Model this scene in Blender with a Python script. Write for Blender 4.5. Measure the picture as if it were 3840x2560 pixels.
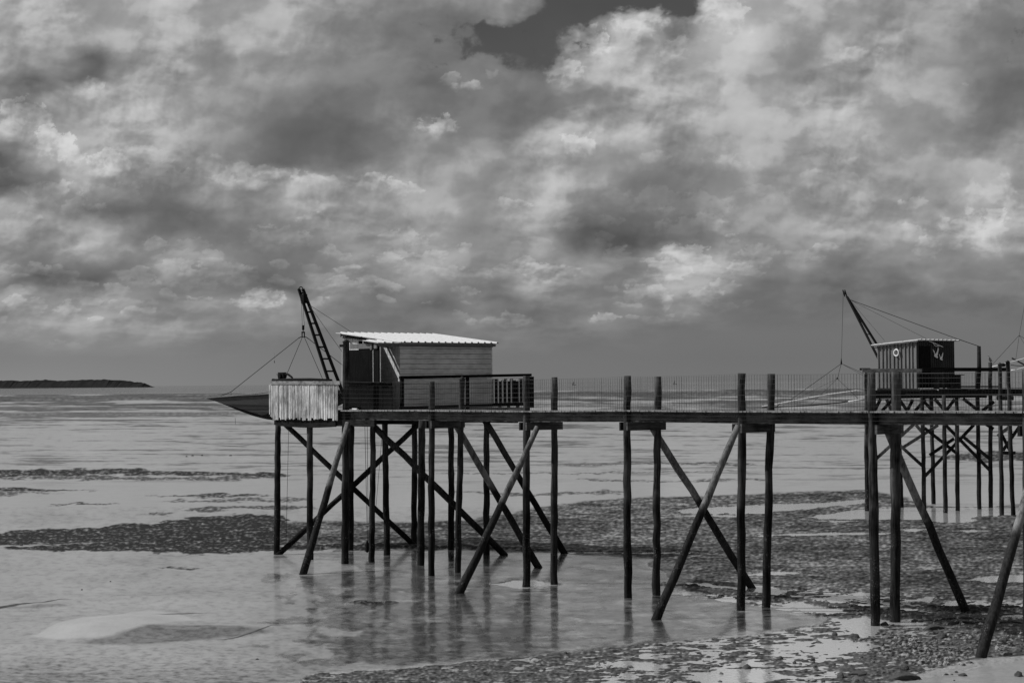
import bpy, math, random
import numpy as np
from mathutils import Vector, Matrix

for o in list(bpy.data.objects): bpy.data.objects.remove(o)
S = bpy.context.scene
COL = S.collection
R = math.radians

# ------------------------------------------------------------------ camera
H = 7.0; F = 7000.0                      # eye height (m), focal length in pixels of the 3840 px wide photo
PITCH = math.atan(156.0 / F); ROLL = R(-0.436)
cam_d = bpy.data.cameras.new('camera'); cam = bpy.data.objects.new('camera', cam_d); COL.objects.link(cam)
cam_d.sensor_width = 36.0; cam_d.lens = F / 3840 * 36; cam_d.clip_start = 0.5; cam_d.clip_end = 200000
CM = Matrix.Rotation(math.pi/2 + PITCH, 3, 'X') @ Matrix.Rotation(ROLL, 3, 'Z')
cam.matrix_world = Matrix.Translation((0, 0, H)) @ CM.to_4x4()
S.camera = cam
S.view_settings.view_transform = 'Standard'; S.view_settings.look = 'None'
S.view_settings.exposure = 0.0; S.view_settings.gamma = 1.0
S.render.resolution_x = 1024; S.render.resolution_y = 682

def lin(v):
    c = v / 255.0
    return c / 12.92 if c <= 0.04045 else ((c + 0.055) / 1.055) ** 2.4

# ------------------------------------------------------------------ node helper
class NT:
    def __init__(s, tree): s.t = tree; s.n = tree.nodes; s.l = tree.links
    def node(s, typ, **kw):
        n = s.n.new(typ)
        for k, v in kw.items(): setattr(n, k, v)
        return n
    def set(s, sock, v):
        if isinstance(v, bpy.types.NodeSocket): s.l.new(v, sock)
        else: sock.default_value = v
    def m(s, op, a, b=None, c=None, clamp=False):
        n = s.node('ShaderNodeMath', operation=op, use_clamp=clamp)
        s.set(n.inputs[0], a)
        if b is not None: s.set(n.inputs[1], b)
        if c is not None: s.set(n.inputs[2], c)
        return n.outputs[0]
    def xyz(s, x, y, z=0.0):
        n = s.node('ShaderNodeCombineXYZ'); s.set(n.inputs[0], x); s.set(n.inputs[1], y); s.set(n.inputs[2], z)
        return n.outputs[0]
    def noise(s, vec, scale=1.0, detail=2.0, rough=0.5, dist=0.0, col=False):
        n = s.node('ShaderNodeTexNoise'); s.set(n.inputs['Vector'], vec); n.inputs['Scale'].default_value = scale
        n.inputs['Detail'].default_value = detail; n.inputs['Roughness'].default_value = rough; n.inputs['Distortion'].default_value = dist
        return n.outputs['Color'] if col else n.outputs[0]
    def ramp(s, fac, stops, interp='LINEAR'):
        n = s.node('ShaderNodeValToRGB'); cr = n.color_ramp; cr.interpolation = interp
        while len(cr.elements) < len(stops): cr.elements.new(0.5)
        for e, (p, v) in zip(cr.elements, stops): e.position = p; e.color = (v, v, v, 1)
        s.set(n.inputs[0], fac)
        return n.outputs[0]
    def smooth(s, v, a, b):
        n = s.node('ShaderNodeMapRange', interpolation_type='SMOOTHSTEP')
        s.set(n.inputs[0], v); n.inputs[1].default_value = a; n.inputs[2].default_value = b
        return n.outputs[0]
    def mix(s, f, a, b):
        n = s.node('ShaderNodeMix', data_type='FLOAT')
        s.set(n.inputs[0], f); s.set(n.inputs[2], a); s.set(n.inputs[3], b)
        return n.outputs[0]

# ------------------------------------------------------------------ sun
SUN_EL = R(44); SH = Vector((0.995, -0.07, 0)).normalized()        # horizontal direction in which shadows fall
Ldir = Vector((SH.x * math.cos(SUN_EL), SH.y * math.cos(SUN_EL), -math.sin(SUN_EL)))
sd = bpy.data.lights.new('sun', 'SUN'); sd.energy = 4.2; sd.angle = R(0.5); sd.color = (1, 1, 1)
sun = bpy.data.objects.new('sun', sd); COL.objects.link(sun)
sun.rotation_euler = Ldir.to_track_quat('-Z', 'Y').to_euler()

# ------------------------------------------------------------------ sky (world)
w = bpy.data.worlds.new('World'); S.world = w; w.use_nodes = True
T = NT(w.node_tree); T.n.clear()
sky = T.node('ShaderNodeTexSky', sky_type='NISHITA', sun_disc=False)
sky.sun_elevation = SUN_EL; sky.sun_rotation = math.atan2(-Ldir.x, -Ldir.y)
bw = T.node('ShaderNodeRGBToBW'); T.l.new(sky.outputs[0], bw.inputs[0])
tc = T.node('ShaderNodeTexCoord'); sx = T.node('ShaderNodeSeparateXYZ'); T.l.new(tc.outputs['Generated'], sx.inputs[0])
dx, dy, dz = sx.outputs
# overhead: broken cloud over the daylight sky (the low cloud bank in front is the mesh named sky)
n1 = T.noise(tc.outputs['Generated'], 3.2, 5, 0.6)
cover = T.smooth(n1, 0.36, 0.58)
lum = T.mix(cover, T.m('MULTIPLY', bw.outputs[0], 0.45), T.m('ADD', 1.6, T.m('MULTIPLY', T.noise(tc.outputs['Generated'], 7.0, 4, 0.6), 3.2)))
bg = T.node('ShaderNodeBackground'); T.l.new(lum, bg.inputs[0]); bg.inputs[1].default_value = 0.1
wo = T.node('ShaderNodeOutputWorld'); T.l.new(bg.outputs[0], wo.inputs[0])

# ------------------------------------------------------------------ noise and the cloud bank
def perlin(x, y, seed):
    g = np.random.RandomState(seed); perm = g.permutation(256); perm = np.concatenate([perm, perm]); ang = g.rand(256) * 2 * np.pi
    ca, sa = np.cos(ang)[perm[:256]].astype(np.float32), np.sin(ang)[perm[:256]].astype(np.float32)
    xi = np.floor(x).astype(np.int32); yi = np.floor(y).astype(np.int32); xf = (x - xi).astype(np.float32); yf = (y - yi).astype(np.float32)
    def gr(ix, iy, fx, fy):
        k = (perm[ix & 255] + iy) & 255; return ca[k] * fx + sa[k] * fy
    u = xf ** 3 * (xf * (xf * 6 - 15) + 10); v = yf ** 3 * (yf * (yf * 6 - 15) + 10)
    a = gr(xi, yi, xf, yf); b = gr(xi + 1, yi, xf - 1, yf); c = gr(xi, yi + 1, xf, yf - 1); d = gr(xi + 1, yi + 1, xf - 1, yf - 1)
    return (a + u * (b - a) + v * ((c + u * (d - c)) - (a + u * (b - a)))) * 1.4
def fbm(x, y, seed, octv=4, gain=0.55):
    s = 0; a = 1.0; tot = 0
    for i in range(octv):
        s = s + a * perlin(x * 2 ** i + 13.7 * i, y * 2 ** i + 7.1 * i, seed + i); tot += a; a *= gain
    return s / tot
def bil(x, y, seed, octv=4, gain=0.5):
    s = 0; a = 1.0; tot = 0
    for i in range(octv):
        s = s + a * np.abs(perlin(x * 2 ** i + 3.7 * i, y * 2 ** i + 9.1 * i, seed + i)) ** .8; tot += a; a *= gain
    return s / tot
def sm(x, a, b):
    t = np.clip((x - a) / (b - a), 0, 1); return t * t * (3 - 2 * t)
SKY_ROWS = [
 (0,   [175,172,165,160,172,165,160,165,150,140,135,150,158,72,72,72,76,190,180,170,165,150,148,155,135]),
 (35,  [173,170,164,162,170,163,160,180,142,135,128,128,150,72,74,150,72,195,175,168,158,150,152,148,130]),
 (70,  [170,168,163,165,170,160,160,185,138,130,130,108,72,72,160,172,120,198,170,150,165,168,150,140,125]),
 (105, [168,160,150,165,168,152,176,160,136,130,128,108,82,98,178,170,168,185,158,146,168,168,140,136,125]),
 (140, [165,150,108,165,165,144,158,148,132,128,125,132,112,110,180,172,168,175,150,145,168,170,132,130,125]),
 (175, [150,125,108,172,170,150,148,138,128,126,122,136,124,116,170,172,170,174,160,155,165,168,150,128,122]),
 (210, [128,104,178,178,175,150,138,128,122,128,114,138,122,112,138,165,172,170,170,160,165,165,160,125,118]),
 (245, [148,140,182,172,170,150,132,122,120,138,122,122,122,118,136,160,168,168,172,162,162,162,160,127,120]),
 (280, [172,158,182,168,165,150,128,118,116,122,156,122,128,145,162,165,165,165,172,165,165,165,155,130,130]),
 (315, [158,182,188,168,162,150,124,114,113,124,150,126,132,162,170,158,152,162,168,164,158,162,150,132,145]),
 (350, [130,178,188,168,158,148,122,112,112,130,138,146,142,162,162,148,148,160,165,160,150,155,150,140,162]),
 (385, [100,150,190,140,128,150,165,128,120,138,152,156,158,170,158,142,142,152,158,162,148,150,146,155,165]),
 (420, [95,132,170,124,122,155,166,158,145,150,158,154,160,168,150,136,138,150,150,168,150,150,142,168,168]),
 (455, [150,140,138,118,114,140,148,160,160,156,162,162,158,160,142,128,130,146,150,155,160,150,142,175,165]),
 (490, [152,140,116,110,112,122,136,150,160,162,164,165,158,152,126,114,122,146,150,155,166,152,142,186,160]),
 (525, [148,150,138,128,122,120,128,142,148,155,160,158,158,142,112,104,116,148,150,148,158,160,150,192,152]),
 (560, [145,150,158,150,138,126,128,132,136,150,158,150,152,126,102,95,118,150,150,145,145,162,152,172,148]),
 (595, [150,124,118,132,148,140,116,128,148,148,152,150,150,138,126,124,158,162,145,138,130,150,150,145,140]),
 (630, [158,100,104,132,152,122,108,126,152,145,148,150,158,158,140,130,160,160,138,125,121,128,142,132,128]),
 (660, [128,112,136,128,128,140,118,106,148,138,128,130,140,148,126,132,158,150,120,114,114,118,130,124,122]),
 (690, [150,158,152,138,118,148,166,134,150,124,108,140,108,134,138,134,148,124,118,116,115,116,117,117,117]),
 (720, [138,150,152,146,138,148,152,132,132,118,112,124,116,122,126,124,146,118,116,115,115,115,115,115,115]),
 (750, [146,156,152,148,146,140,128,120,120,120,118,122,132,118,126,118,118,116,115,114,114,114,114,114,114]),
 (785, [130,142,138,140,132,126,122,120,118,118,117,118,120,116,117,115,114,114,113,113,113,113,113,113,113]),
 (820, [126,128,128,126,126,124,122,120,118,117,116,116,116,116,115,114,113,112,112,112,112,112,112,112,112]),
 (888, [136,135,133,131,129,127,125,123,121,120,119,118,118,117,117,116,116,115,115,115,115,115,115,115,115])]
# cumulus heads: x, y of the top of the lit rim, half width, depth, strength
HEADS = [(1345,62,48,75,.30),(1300,140,34,50,.30),(1475,12,56,80,.26),(1555,92,40,50,.16),(1640,0,75,80,.22),(1590,10,40,60,.2),(1010,268,50,44,.26),(1132,166,14,22,.34),
 (1085,192,40,26,.30),(1035,172,26,30,.22),(560,372,60,26,.24),(640,385,50,26,.24),(720,408,60,26,.18),(855,405,60,28,.22),(930,418,40,30,.2),(255,362,50,42,.24),(110,298,34,60,.34),(160,310,26,70,.34),(60,238,44,70,.22),(20,262,30,60,.16),
 (210,180,22,34,.34),(2262,484,48,52,.22),(2212,506,34,36,.20),(2250,520,56,56,.14),(1335,312,32,50,.24),(1330,120,50,50,.1),(1865,400,22,30,.20),(1580,570,50,50,.24),(1540,600,40,50,.24),(1620,600,40,30,.14),(592,672,52,40,.26),
 (1162,724,52,24,.26),(1388,722,26,22,.24),(1240,600,40,30,.24),(1200,590,30,30,.16),(455,612,34,34,.22),(60,700,50,30,.16),(30,690,30,30,.2),(150,790,40,20,.14),(1980,110,44,44,.14),(1530,680,14,30,.2),(2130,545,16,18,.28),(2095,460,30,30,.16),
 (900,590,40,20,.2),(800,610,30,30,.2),(310,640,40,24,.14),(1080,660,24,24,.18),(640,600,24,20,.16),(990,690,20,9,.25),(50,615,50,22,.12),(170,655,50,22,.14),(1520,470,20,12,.3),(300,690,60,24,.1),(690,740,40,16,.08),(1690,540,18,22,.2),(2222,187,10,9,.3),(430,555,50,24,.10),(1430,585,40,24,.12)]
def sky_lum(px, py):
    x = px / 1.6327; y = py / 1.6327
    low = sm(y, 500, 800)                                          # clouds shrink towards the horizon
    sx_, sy_ = 1 + low * .7, 1 + low * 1.6
    X = x * (1 + 0 * low); 
    w1 = fbm(x / 120, y / 90, 301, 6, .50); w2 = fbm(x / 130, y / 80, 321, 6, .50)
    fadew = 1 - sm(y, 770, 860)
    xw = x + w1 * 74 * (1 - .35 * low) * fadew; yw = y + w2 * 60 * (1 - .6 * low) * fadew
    ys = [r[0] for r in SKY_ROWS]; G = np.array([r[1] for r in SKY_ROWS], float)
    # smooth interpolation of the coarse deck
    gx = np.clip(np.abs(((xw + 2352) % 4704) - 2352) if False else xw, 0, 2351.9) / 98.0
    gy = np.interp(yw, ys, np.arange(len(ys)))
    ix = np.clip(np.floor(gx).astype(int), 0, 23); iy = np.clip(np.floor(gy).astype(int), 0, len(ys) - 2)
    fx = gx - ix; fy = np.clip(gy - iy, 0, 1)
    fx = fx + (fx * fx * (3 - 2 * fx) - fx) * .5; fy = fy + (fy * fy * (3 - 2 * fy) - fy) * .3
    L = (G[iy, ix] * (1 - fx) + G[iy, ix + 1] * fx) * (1 - fy) + (G[iy + 1, ix] * (1 - fx) + G[iy + 1, ix + 1] * fx) * fy
    kk = 1 - sm(y, 640, 780); L = L * (1 - kk) + kk * (128 + (L - 133) * 1.14)
    # ragged sunlit heads
    Yc = y + (np.clip(y - 450, 0, None) ** 2) / 700.0               # cloud size shrinks towards the horizon
    xs_ = x + w1 * 15; ysx = Yc + w2 * 13
    nz = fbm(xs_ / 44, ysx / 34, 401, 6, .66)
    gap = (1 - sm(L + nz * 52 + w2 * 14, 84, 112)) * (1 - sm(y, 150, 170)) * sm(x, 900, 1000)
    hx, hy = x + w1 * 34, y + w2 * 26
    add = np.zeros_like(L)
    qr = np.random.RandomState(12); extra = []
    for k in range(95):
        yy_ = qr.uniform(540, 735); extra.append((qr.uniform(-20, 1750) if yy_ > 600 else qr.uniform(-20, 2352), yy_, qr.uniform(15, 44) * (1.25 - (yy_ - 540) / 330), 0, qr.uniform(.08, .21)))
    for k in range(30): extra.append((qr.uniform(-20, 2352), qr.uniform(330, 540), qr.uniform(28, 64), 0, qr.uniform(.06, .15)))
    for cx, cy, rw, dp, a in HEADS + extra:
        if dp == 0: dp = rw * .8
        ok = (np.abs(hx - cx) < rw * 2.3) & (np.abs(hy - cy - dp * .45) < dp * 1.5)
        u = (hx[ok] - cx) / (rw * 1.15); v = (hy[ok] - cy - dp * .45) / (dp * .62)
        q_ = 1 - u * u - v * v + nz[ok] * 2.6 + .15; wd = .30 + .75 * sm(v - u * .3, -.7, .5)
        e = sm(q_ / wd, 0, 1) * (1 - .55 * sm(v, -.8, 1.1)) - .35 * sm(v, .2, 1.4) * sm(q_ / wd, -.6, .6) * .5
        add[ok] = np.where(np.abs(add[ok]) > np.abs((a if rw > 24 or cy > 500 else a * .5) * e * .66), add[ok], (a if rw > 24 or cy > 500 else a * .5) * e * .66)
    def E(sc, seed, dx_, dy_, o, g):
        f0 = fbm(xs_ / sc, ysx / (sc * .78), seed, o, g); f1 = fbm((xs_ + dx_) / sc, (ysx + dy_) / (sc * .78), seed, o, g); return f0, f0 - f1
    fA, eA = E(150, 501, -9, -14, 5, .46); fB, eB = E(64, 531, -5, -7, 5, .55); fC, eC = E(300, 561, -14, -26, 4, .5)
    br = sm(L, 112, 165); patch = sm(fbm(x / 230, y / 170, 601, 3), -.35, .30)
    hz = 1 - sm(y + 60 * sm(x, 1250, 1900), 735, 835)
    puff = np.tanh(eA * 2.8) * .27 + np.tanh(eB * 2.6) * .13 + np.tanh(eC * 2.5) * .14
    mid = sm(fA + .25 * nz, -.10, .22) - .5
    hd = sm(add, .02, .16); g2 = (.16 + .50 * br) * (.25 + .75 * patch) + .55 * hd
    tiny_ = nz * (.05 * g2 + .07 * hd)
    Lf = L * (1 + hz * (fA * .15 + mid * .10 * (.4 + .6 * br) + puff * g2 * (1 - .35 * sm(fbm(x / 420, y / 260, 641, 2), .0, .3)) + tiny_) + hz * add * (1 - gap) * (1 + eB))
    Lf = np.where(Lf > 175, 175 + 42 * np.tanh((Lf - 175) / 55.0), Lf)
    L2 = Lf * (1 - gap) + gap * (78 + 7 * sm(y, 0, 140) + 8 * fC)
    return np.clip(L2, 60, 228)

tz = lambda a: np.where(np.abs(a) < .4, np.tan(np.clip(a, -.4, .4)), np.sign(a) * (.4228 + (np.abs(a) - .4)))
azs = np.concatenate([np.linspace(-2.3, -.31, 260)[:-1], np.linspace(-.31, .31, 1360), np.linspace(.31, 2.3, 260)[1:]])
hs = np.concatenate([[-.03, -.004], np.linspace(.0, .212, 500), np.linspace(.214, .32, 40)])
AZ, HS = np.meshgrid(azs, hs); SPX = 1920 + F * tz(AZ)
cz = np.clip(np.cos(AZ), .92, 1); SPY = 1436 - .0076 * np.clip(SPX - 1920, -2500, 2500) - F * HS / cz
SX = np.where(np.abs(SPX - 1920) > 1920, 3840 - np.abs(((SPX + 0) % 7680) - 3840), SPX)   # the deck goes on, mirrored, on both sides
SL = sky_lum(SX, SPY) / 255.0; SL = ((SL + 0.055) / 1.055) ** 2.4
RD = 90000.0
me = bpy.data.meshes.new('sky'); nr, nc = AZ.shape
me.vertices.add(AZ.size); me.vertices.foreach_set('co', np.stack([RD * np.sin(AZ), RD * np.cos(AZ), H + RD * HS], -1).astype(np.float32).ravel())
ii = (np.arange(nr - 1)[:, None] * nc + np.arange(nc - 1)[None, :]).ravel(); quads = np.stack([ii, ii + 1, ii + nc + 1, ii + nc], -1).astype(np.int32)
me.loops.add(quads.size); me.loops.foreach_set('vertex_index', quads.ravel()); me.polygons.add(len(quads)); me.polygons.foreach_set('loop_start', np.arange(0, quads.size, 4, dtype=np.int32)); me.update(calc_edges=True)
a_ = me.attributes.new('radiance', 'FLOAT', 'POINT'); a_.data.foreach_set('value', SL.astype(np.float32).ravel())
a_ = me.attributes.new('thin', 'FLOAT', 'POINT'); a_.data.foreach_set('value', sm(HS, .225, .315).astype(np.float32).ravel())
m = bpy.data.materials.new('cloud_bank'); m.use_nodes = True; t = NT(m.node_tree); t.n.clear()
e = t.node('ShaderNodeEmission'); a1 = t.node('ShaderNodeAttribute'); a1.attribute_name = 'radiance'; t.l.new(a1.outputs['Fac'], e.inputs[0])
tr = t.node('ShaderNodeBsdfTransparent'); a2 = t.node('ShaderNodeAttribute'); a2.attribute_name = 'thin'; mx = t.node('ShaderNodeMixShader')
t.l.new(a2.outputs['Fac'], mx.inputs[0]); t.l.new(e.outputs[0], mx.inputs[1]); t.l.new(tr.outputs[0], mx.inputs[2]); o_ = t.node('ShaderNodeOutputMaterial'); t.l.new(mx.outputs[0], o_.inputs[0])
m.cycles.emission_sampling = 'NONE'; me.materials.append(m)
so = bpy.data.objects.new('sky', me); COL.objects.link(so); so['kind'] = 'structure'

# ------------------------------------------------------------------ materials
def mat(name):
    m = bpy.data.materials.new(name); m.use_nodes = True; t = NT(m.node_tree)
    b = t.n['Principled BSDF']; return m, t, b
def setc(t, b, v):
    if isinstance(v, bpy.types.NodeSocket): t.l.new(v, b.inputs['Base Color'])
    else: b.inputs['Base Color'].default_value = (v, v, v, 1)
def bump(t, b, h, strength, dist):
    n = t.node('ShaderNodeBump'); t.l.new(h, n.inputs['Height']); n.inputs['Strength'].default_value = strength; n.inputs['Distance'].default_value = dist
    t.l.new(n.outputs[0], b.inputs['Normal']); return n
def wood(name, c0, c1, rough=0.85, stretch=(14, 14, 1.2), scale=1.0, wet_z=None, wet=0.4, bumpd=0.01, vary=.2):
    m, t, b = mat(name)
    g = t.node('ShaderNodeNewGeometry'); oi = t.node('ShaderNodeObjectInfo')
    vm = t.node('ShaderNodeVectorMath', operation='MULTIPLY'); t.l.new(g.outputs['Position'], vm.inputs[0]); vm.inputs[1].default_value = stretch
    a = t.noise(vm.outputs[0], scale, 6, 0.65); bl = t.noise(g.outputs['Position'], 1.3, 3, 0.6)
    f = t.m('ADD', t.m('MULTIPLY', a, 0.7), t.m('MULTIPLY', bl, 0.45))
    f = t.smooth(f, 0.38, 0.78)
    c = t.mix(f, c0, c1)
    c = t.m('MULTIPLY', c, t.m('ADD', 1 - vary, t.m('MULTIPLY', oi.outputs['Random'], 2 * vary)))
    if wet_z is not None:
        s = t.node('ShaderNodeSeparateXYZ'); t.l.new(g.outputs['Position'], s.inputs[0])
        zz = t.m('ADD', s.outputs[2], t.m('MULTIPLY', t.m('SUBTRACT', bl, 0.5), 1.6))
        k = t.smooth(zz, wet_z - 0.35, wet_z + 0.35)
        c = t.m('MULTIPLY', c, t.mix(k, wet, 1.0))
    if wet_z is not None:                                           # barnacles and pale crust low on the piles
        bn_ = t.noise(g.outputs['Position'], 22.0, 3, .6); patch = t.noise(g.outputs['Position'], 2.2, 3, .6)
        k2 = t.m('MULTIPLY', t.smooth(bn_, .56, .66), t.m('MULTIPLY', t.smooth(patch, .48, .66), t.m('SUBTRACT', 1.0, t.smooth(s.outputs[2], 1.6, 3.4))))
        c = t.m('ADD', c, t.m('MULTIPLY', k2, .10))
    setc(t, b, c); b.inputs['Roughness'].default_value = rough; b.inputs['Specular IOR Level'].default_value = 0.06
    bump(t, b, a, 0.6, bumpd)
    return m
M_pile = wood('tarred_pile', 0.004, 0.075, wet_z=3.2, wet=0.4, bumpd=0.02)
M_brace = wood('weathered_brace', 0.04, 0.20, wet_z=3.2, wet=0.16, bumpd=0.02)
M_beam = wood('dark_beam', 0.004, 0.022, stretch=(3, 3, 14))
M_wbeam = wood('walkway_beam', 0.016, 0.095, stretch=(1.5, 1.5, 12))
M_deck = wood('grey_deck', 0.14, 0.34, stretch=(6, 6, 6))
M_black = wood('black_boards', 0.002, 0.009, stretch=(20, 20, 1.5))
M_picket = wood('bleached_picket', 0.10, 0.56, stretch=(26, 26, 3.0), scale=1.3, bumpd=0.006, vary=.28)
M_wall = wood('painted_plank', 0.36, 0.64, stretch=(2, 2, 20), bumpd=0.003, rough=0.7)
M_wall2 = wood('battened_wall', 0.12, 0.19, stretch=(20, 20, 1.5), bumpd=0.003)
M_dark2 = wood('shaded_batten_wall', 0.03, 0.07, stretch=(24, 24, 1.2))  # darker copy of the battened wall, shade of the unlit side in its colour
M_fascia = wood('pale_plank', 0.07, 0.26, stretch=(4, 4, 14))
def plain(name, c, rough=0.5, metal=0.0, var=0.25, sc=6):
    m, t, b = mat(name); g = t.node('ShaderNodeNewGeometry')
    n = t.noise(g.outputs['Position'], sc, 5, 0.6)
    setc(t, b, t.m('MULTIPLY', c, t.m('ADD', 1 - var, t.m('MULTIPLY', n, 2 * var))))
    b.inputs['Roughness'].default_value = rough; b.inputs['Metallic'].default_value = metal; b.inputs['Specular IOR Level'].default_value = 0.12
    return m
M_roof = plain('white_sheet_roof', 0.50, 0.5, 0, 0.10, 3)
t_ = NT(M_roof.node_tree); g_ = t_.node('ShaderNodeNewGeometry'); bsdf = t_.n['Principled BSDF']; old = bsdf.inputs['Base Color'].links[0].from_socket
def axis(vx, vy, o):                                               # rows of dark screw caps, set out along the sheet
    n = t_.node('ShaderNodeVectorMath', operation='DOT_PRODUCT'); t_.l.new(g_.outputs['Position'], n.inputs[0]); n.inputs[1].default_value = (vx, vy, 0); return t_.m('SUBTRACT', n.outputs['Value'], o)
au = axis(.668, -.744, .668 * -6.48 - .744 * 72.6); av = axis(.744, .668, .744 * -6.48 + .668 * 72.6)
def near_(v, per, ph, hw): return t_.m('LESS_THAN', t_.m('ABSOLUTE', t_.m('SUBTRACT', t_.m('FRACT', t_.m('ADD', t_.m('DIVIDE', v, per), ph)), .5)), hw)
rowi = t_.m('FLOOR', t_.m('DIVIDE', au, .7)); shift = t_.m('MULTIPLY', t_.m('FLOORED_MODULO', rowi, 2.0), .5)
dot = t_.m('MULTIPLY', near_(au, .7, 0, .085), near_(t_.m('ADD', av, t_.m('MULTIPLY', shift, .349)),   .349, 0, .16))
t_.l.new(t_.m('MULTIPLY', old, t_.m('SUBTRACT', 1.0, t_.m('MULTIPLY', dot, .85))), bsdf.inputs['Base Color'])
M_iron = plain('black_iron', 0.005, 0.8)
M_rope = plain('dark_rope', 0.02, 0.9)
M_wire = plain('galvanised_wire', 0.045, 0.6, 0.0)
M_white = plain('white_paint', 0.72, 0.5, 0, 0.08)
M_steel = plain('pale_pole', 0.62, 0.45, 0, 0.06)
M_gull = plain('grey_plumage', 0.22, 0.8)
M_galv = plain('gutter_metal', 0.14, 0.5)
m, t, b = mat('net_mesh'); M_net = m
g = t.node('ShaderNodeNewGeometry'); setc(t, b, t.m('MULTIPLY', 0.024, t.noise(g.outputs['Position'], 8, 4))); b.inputs['Roughness'].default_value = 1; b.inputs['Specular IOR Level'].default_value = 0
b.inputs['Alpha'].default_value = 0.90

# ------------------------------------------------------------------ mesh helpers
class MB:
    def __init__(s): s.v = []; s.f = []
    def add(s, vs, fs):
        k = len(s.v); s.v += [tuple(x) for x in vs]; s.f += [tuple(i + k for i in q) for q in fs]
    def box(s, c, ax, ay, az):
        c, ax, ay, az = Vector(c), Vector(ax), Vector(ay), Vector(az)
        vs = [c + ax * i + ay * j + az * k for i in (-1, 1) for j in (-1, 1) for k in (-1, 1)]
        s.add(vs, [(0, 1, 3, 2), (4, 6, 7, 5), (0, 4, 5, 1), (2, 3, 7, 6), (0, 2, 6, 4), (1, 5, 7, 3)])
    def bar(s, p0, p1, w, h, up=(0, 0, 1)):                       # squared timber from p0 to p1
        p0, p1 = Vector(p0), Vector(p1); d = p1 - p0; side = d.cross(Vector(up)).normalized(); u = side.cross(d).normalized()
        s.box((p0 + p1) / 2, d / 2, side * w / 2, u * h / 2)
    def tube(s, pts, rad, seg=8, cap=True, rnd=None):
        pts = [Vector(p) for p in pts]; n = len(pts)
        if not isinstance(rad, (list, tuple)): rad = [rad] * n
        d0 = (pts[-1] - pts[0]).normalized(); ref = Vector((1, 0, 0)) if abs(d0.x) < 0.8 else Vector((0, 1, 0))
        vs = []
        for i, p in enumerate(pts):
            d = (pts[min(i + 1, n - 1)] - pts[max(i - 1, 0)]).normalized()
            a = d.cross(ref).normalized(); bb = d.cross(a)
            for j in range(seg):
                th = 2 * math.pi * j / seg; r = rad[i] * (1 + (rnd.uniform(-.07, .07) if rnd else 0))
                vs.append(p + a * r * math.cos(th) + bb * r * math.sin(th))
        fs = [(i * seg + j, i * seg + (j + 1) % seg, (i + 1) * seg + (j + 1) % seg, (i + 1) * seg + j) for i in range(n - 1) for j in range(seg)]
        if cap: fs += [tuple(range(seg))[::-1], tuple((n - 1) * seg + j for j in range(seg))]
        s.add(vs, fs)
    def build(s, name, material, parent=None, smooth=False):
        me = bpy.data.meshes.new(name); me.from_pydata(s.v, [], s.f); me.update()
        if smooth: me.polygons.foreach_set('use_smooth', [True] * len(me.polygons))
        me.materials.append(material)
        o = bpy.data.objects.new(name, me); COL.objects.link(o)
        if parent is not None: put(o, parent)
        return o
def put(o, parent):
    o.parent = parent
    L = parent.matrix_world if False else None
    q = parent; off = Vector((0, 0, 0))
    while q is not None: off += Vector(q.location); q = q.parent
    o.location = -off if o.type == 'MESH' else o.location
def tag(o, label=None, cat=None, group=None, kind=None):
    if label: o['label'] = label
    if cat: o['category'] = cat
    if group: o['group'] = group
    if kind: o['kind'] = kind
    return o
def thing(name, label, cat, loc=(0, 0, 0), group=None):
    o = bpy.data.objects.new(name, None); o.empty_display_size = 0.2; COL.objects.link(o); o.location = loc
    return tag(o, label, cat, group)

# picture pixel (of the 3840 x 2560 photo) + distance  ->  point in the world
def ray(px, py): return CM @ Vector((px - 1920, 1280 - py, -F))
def at(px, py, D): r = ray(px, py); return Vector((0, 0, H)) + r * (D / r.y)
def gnd(px, py, z=0.0): r = ray(px, py); return Vector((0, 0, H)) + r * ((z - H) / r.z)
rnd = random.Random(7)

def pile_mb(bpx, bpy_, tpx, tpy, r=0.115, seed=1, pointed=False, knots=1.0, rt=None):
    q = random.Random(seed); b0 = gnd(bpx, bpy_); t0 = at(tpx, tpy, b0.y); rt = rt or r * 0.93
    lo = b0 - (t0 - b0) * (0.6 / t0.z); n = 16; pts, rad = [], []
    for i in range(n + 1):
        f = i / n; p = lo.lerp(t0, f)
        k = math.sin(math.pi * f)
        pts.append(p + Vector((q.uniform(-1, 1), q.uniform(-1, 1), 0)) * 0.022 * knots * (1 if 0 < i < n else 0))
        rad.append((r * 1.08 + (rt - r * 1.08) * f) * (1 + q.uniform(-.05, .07) * knots))
    if pointed: pts += [t0 + Vector((0, 0, 0.02)), t0 + Vector((0, 0, 0.14))]; rad += [r * 1.25, 0.01]
    m = MB(); m.tube(pts, rad, 12, True, q); return m, b0, t0
def pole_mb(p0, p1, r0, r1, seed=0, seg=10, wob=0.02, n=8):
    q = random.Random(seed); p0, p1 = Vector(p0), Vector(p1); pts, rad = [], []
    for i in range(n + 1):
        f = i / n; e = wob if 0 < i < n else 0
        pts.append(p0.lerp(p1, f) + Vector((q.uniform(-e, e), q.uniform(-e, e), q.uniform(-e, e)))); rad.append((r0 + (r1 - r0) * f) * q.uniform(.96, 1.05))
    m = MB(); m.tube(pts, rad, seg, True, q); return m

# frame of the footbridge: U_ runs along it (right and nearer), V_ across it (right and away)
P0 = Vector((-6.48, 72.6, 0)); U_ = Vector((.668, -.744, 0)).normalized(); V_ = Vector((.744, .668, 0)).normalized(); Z_ = Vector((0, 0, 1))
def W(u, v, z): return P0 + U_ * u + V_ * v + Z_ * z

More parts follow.
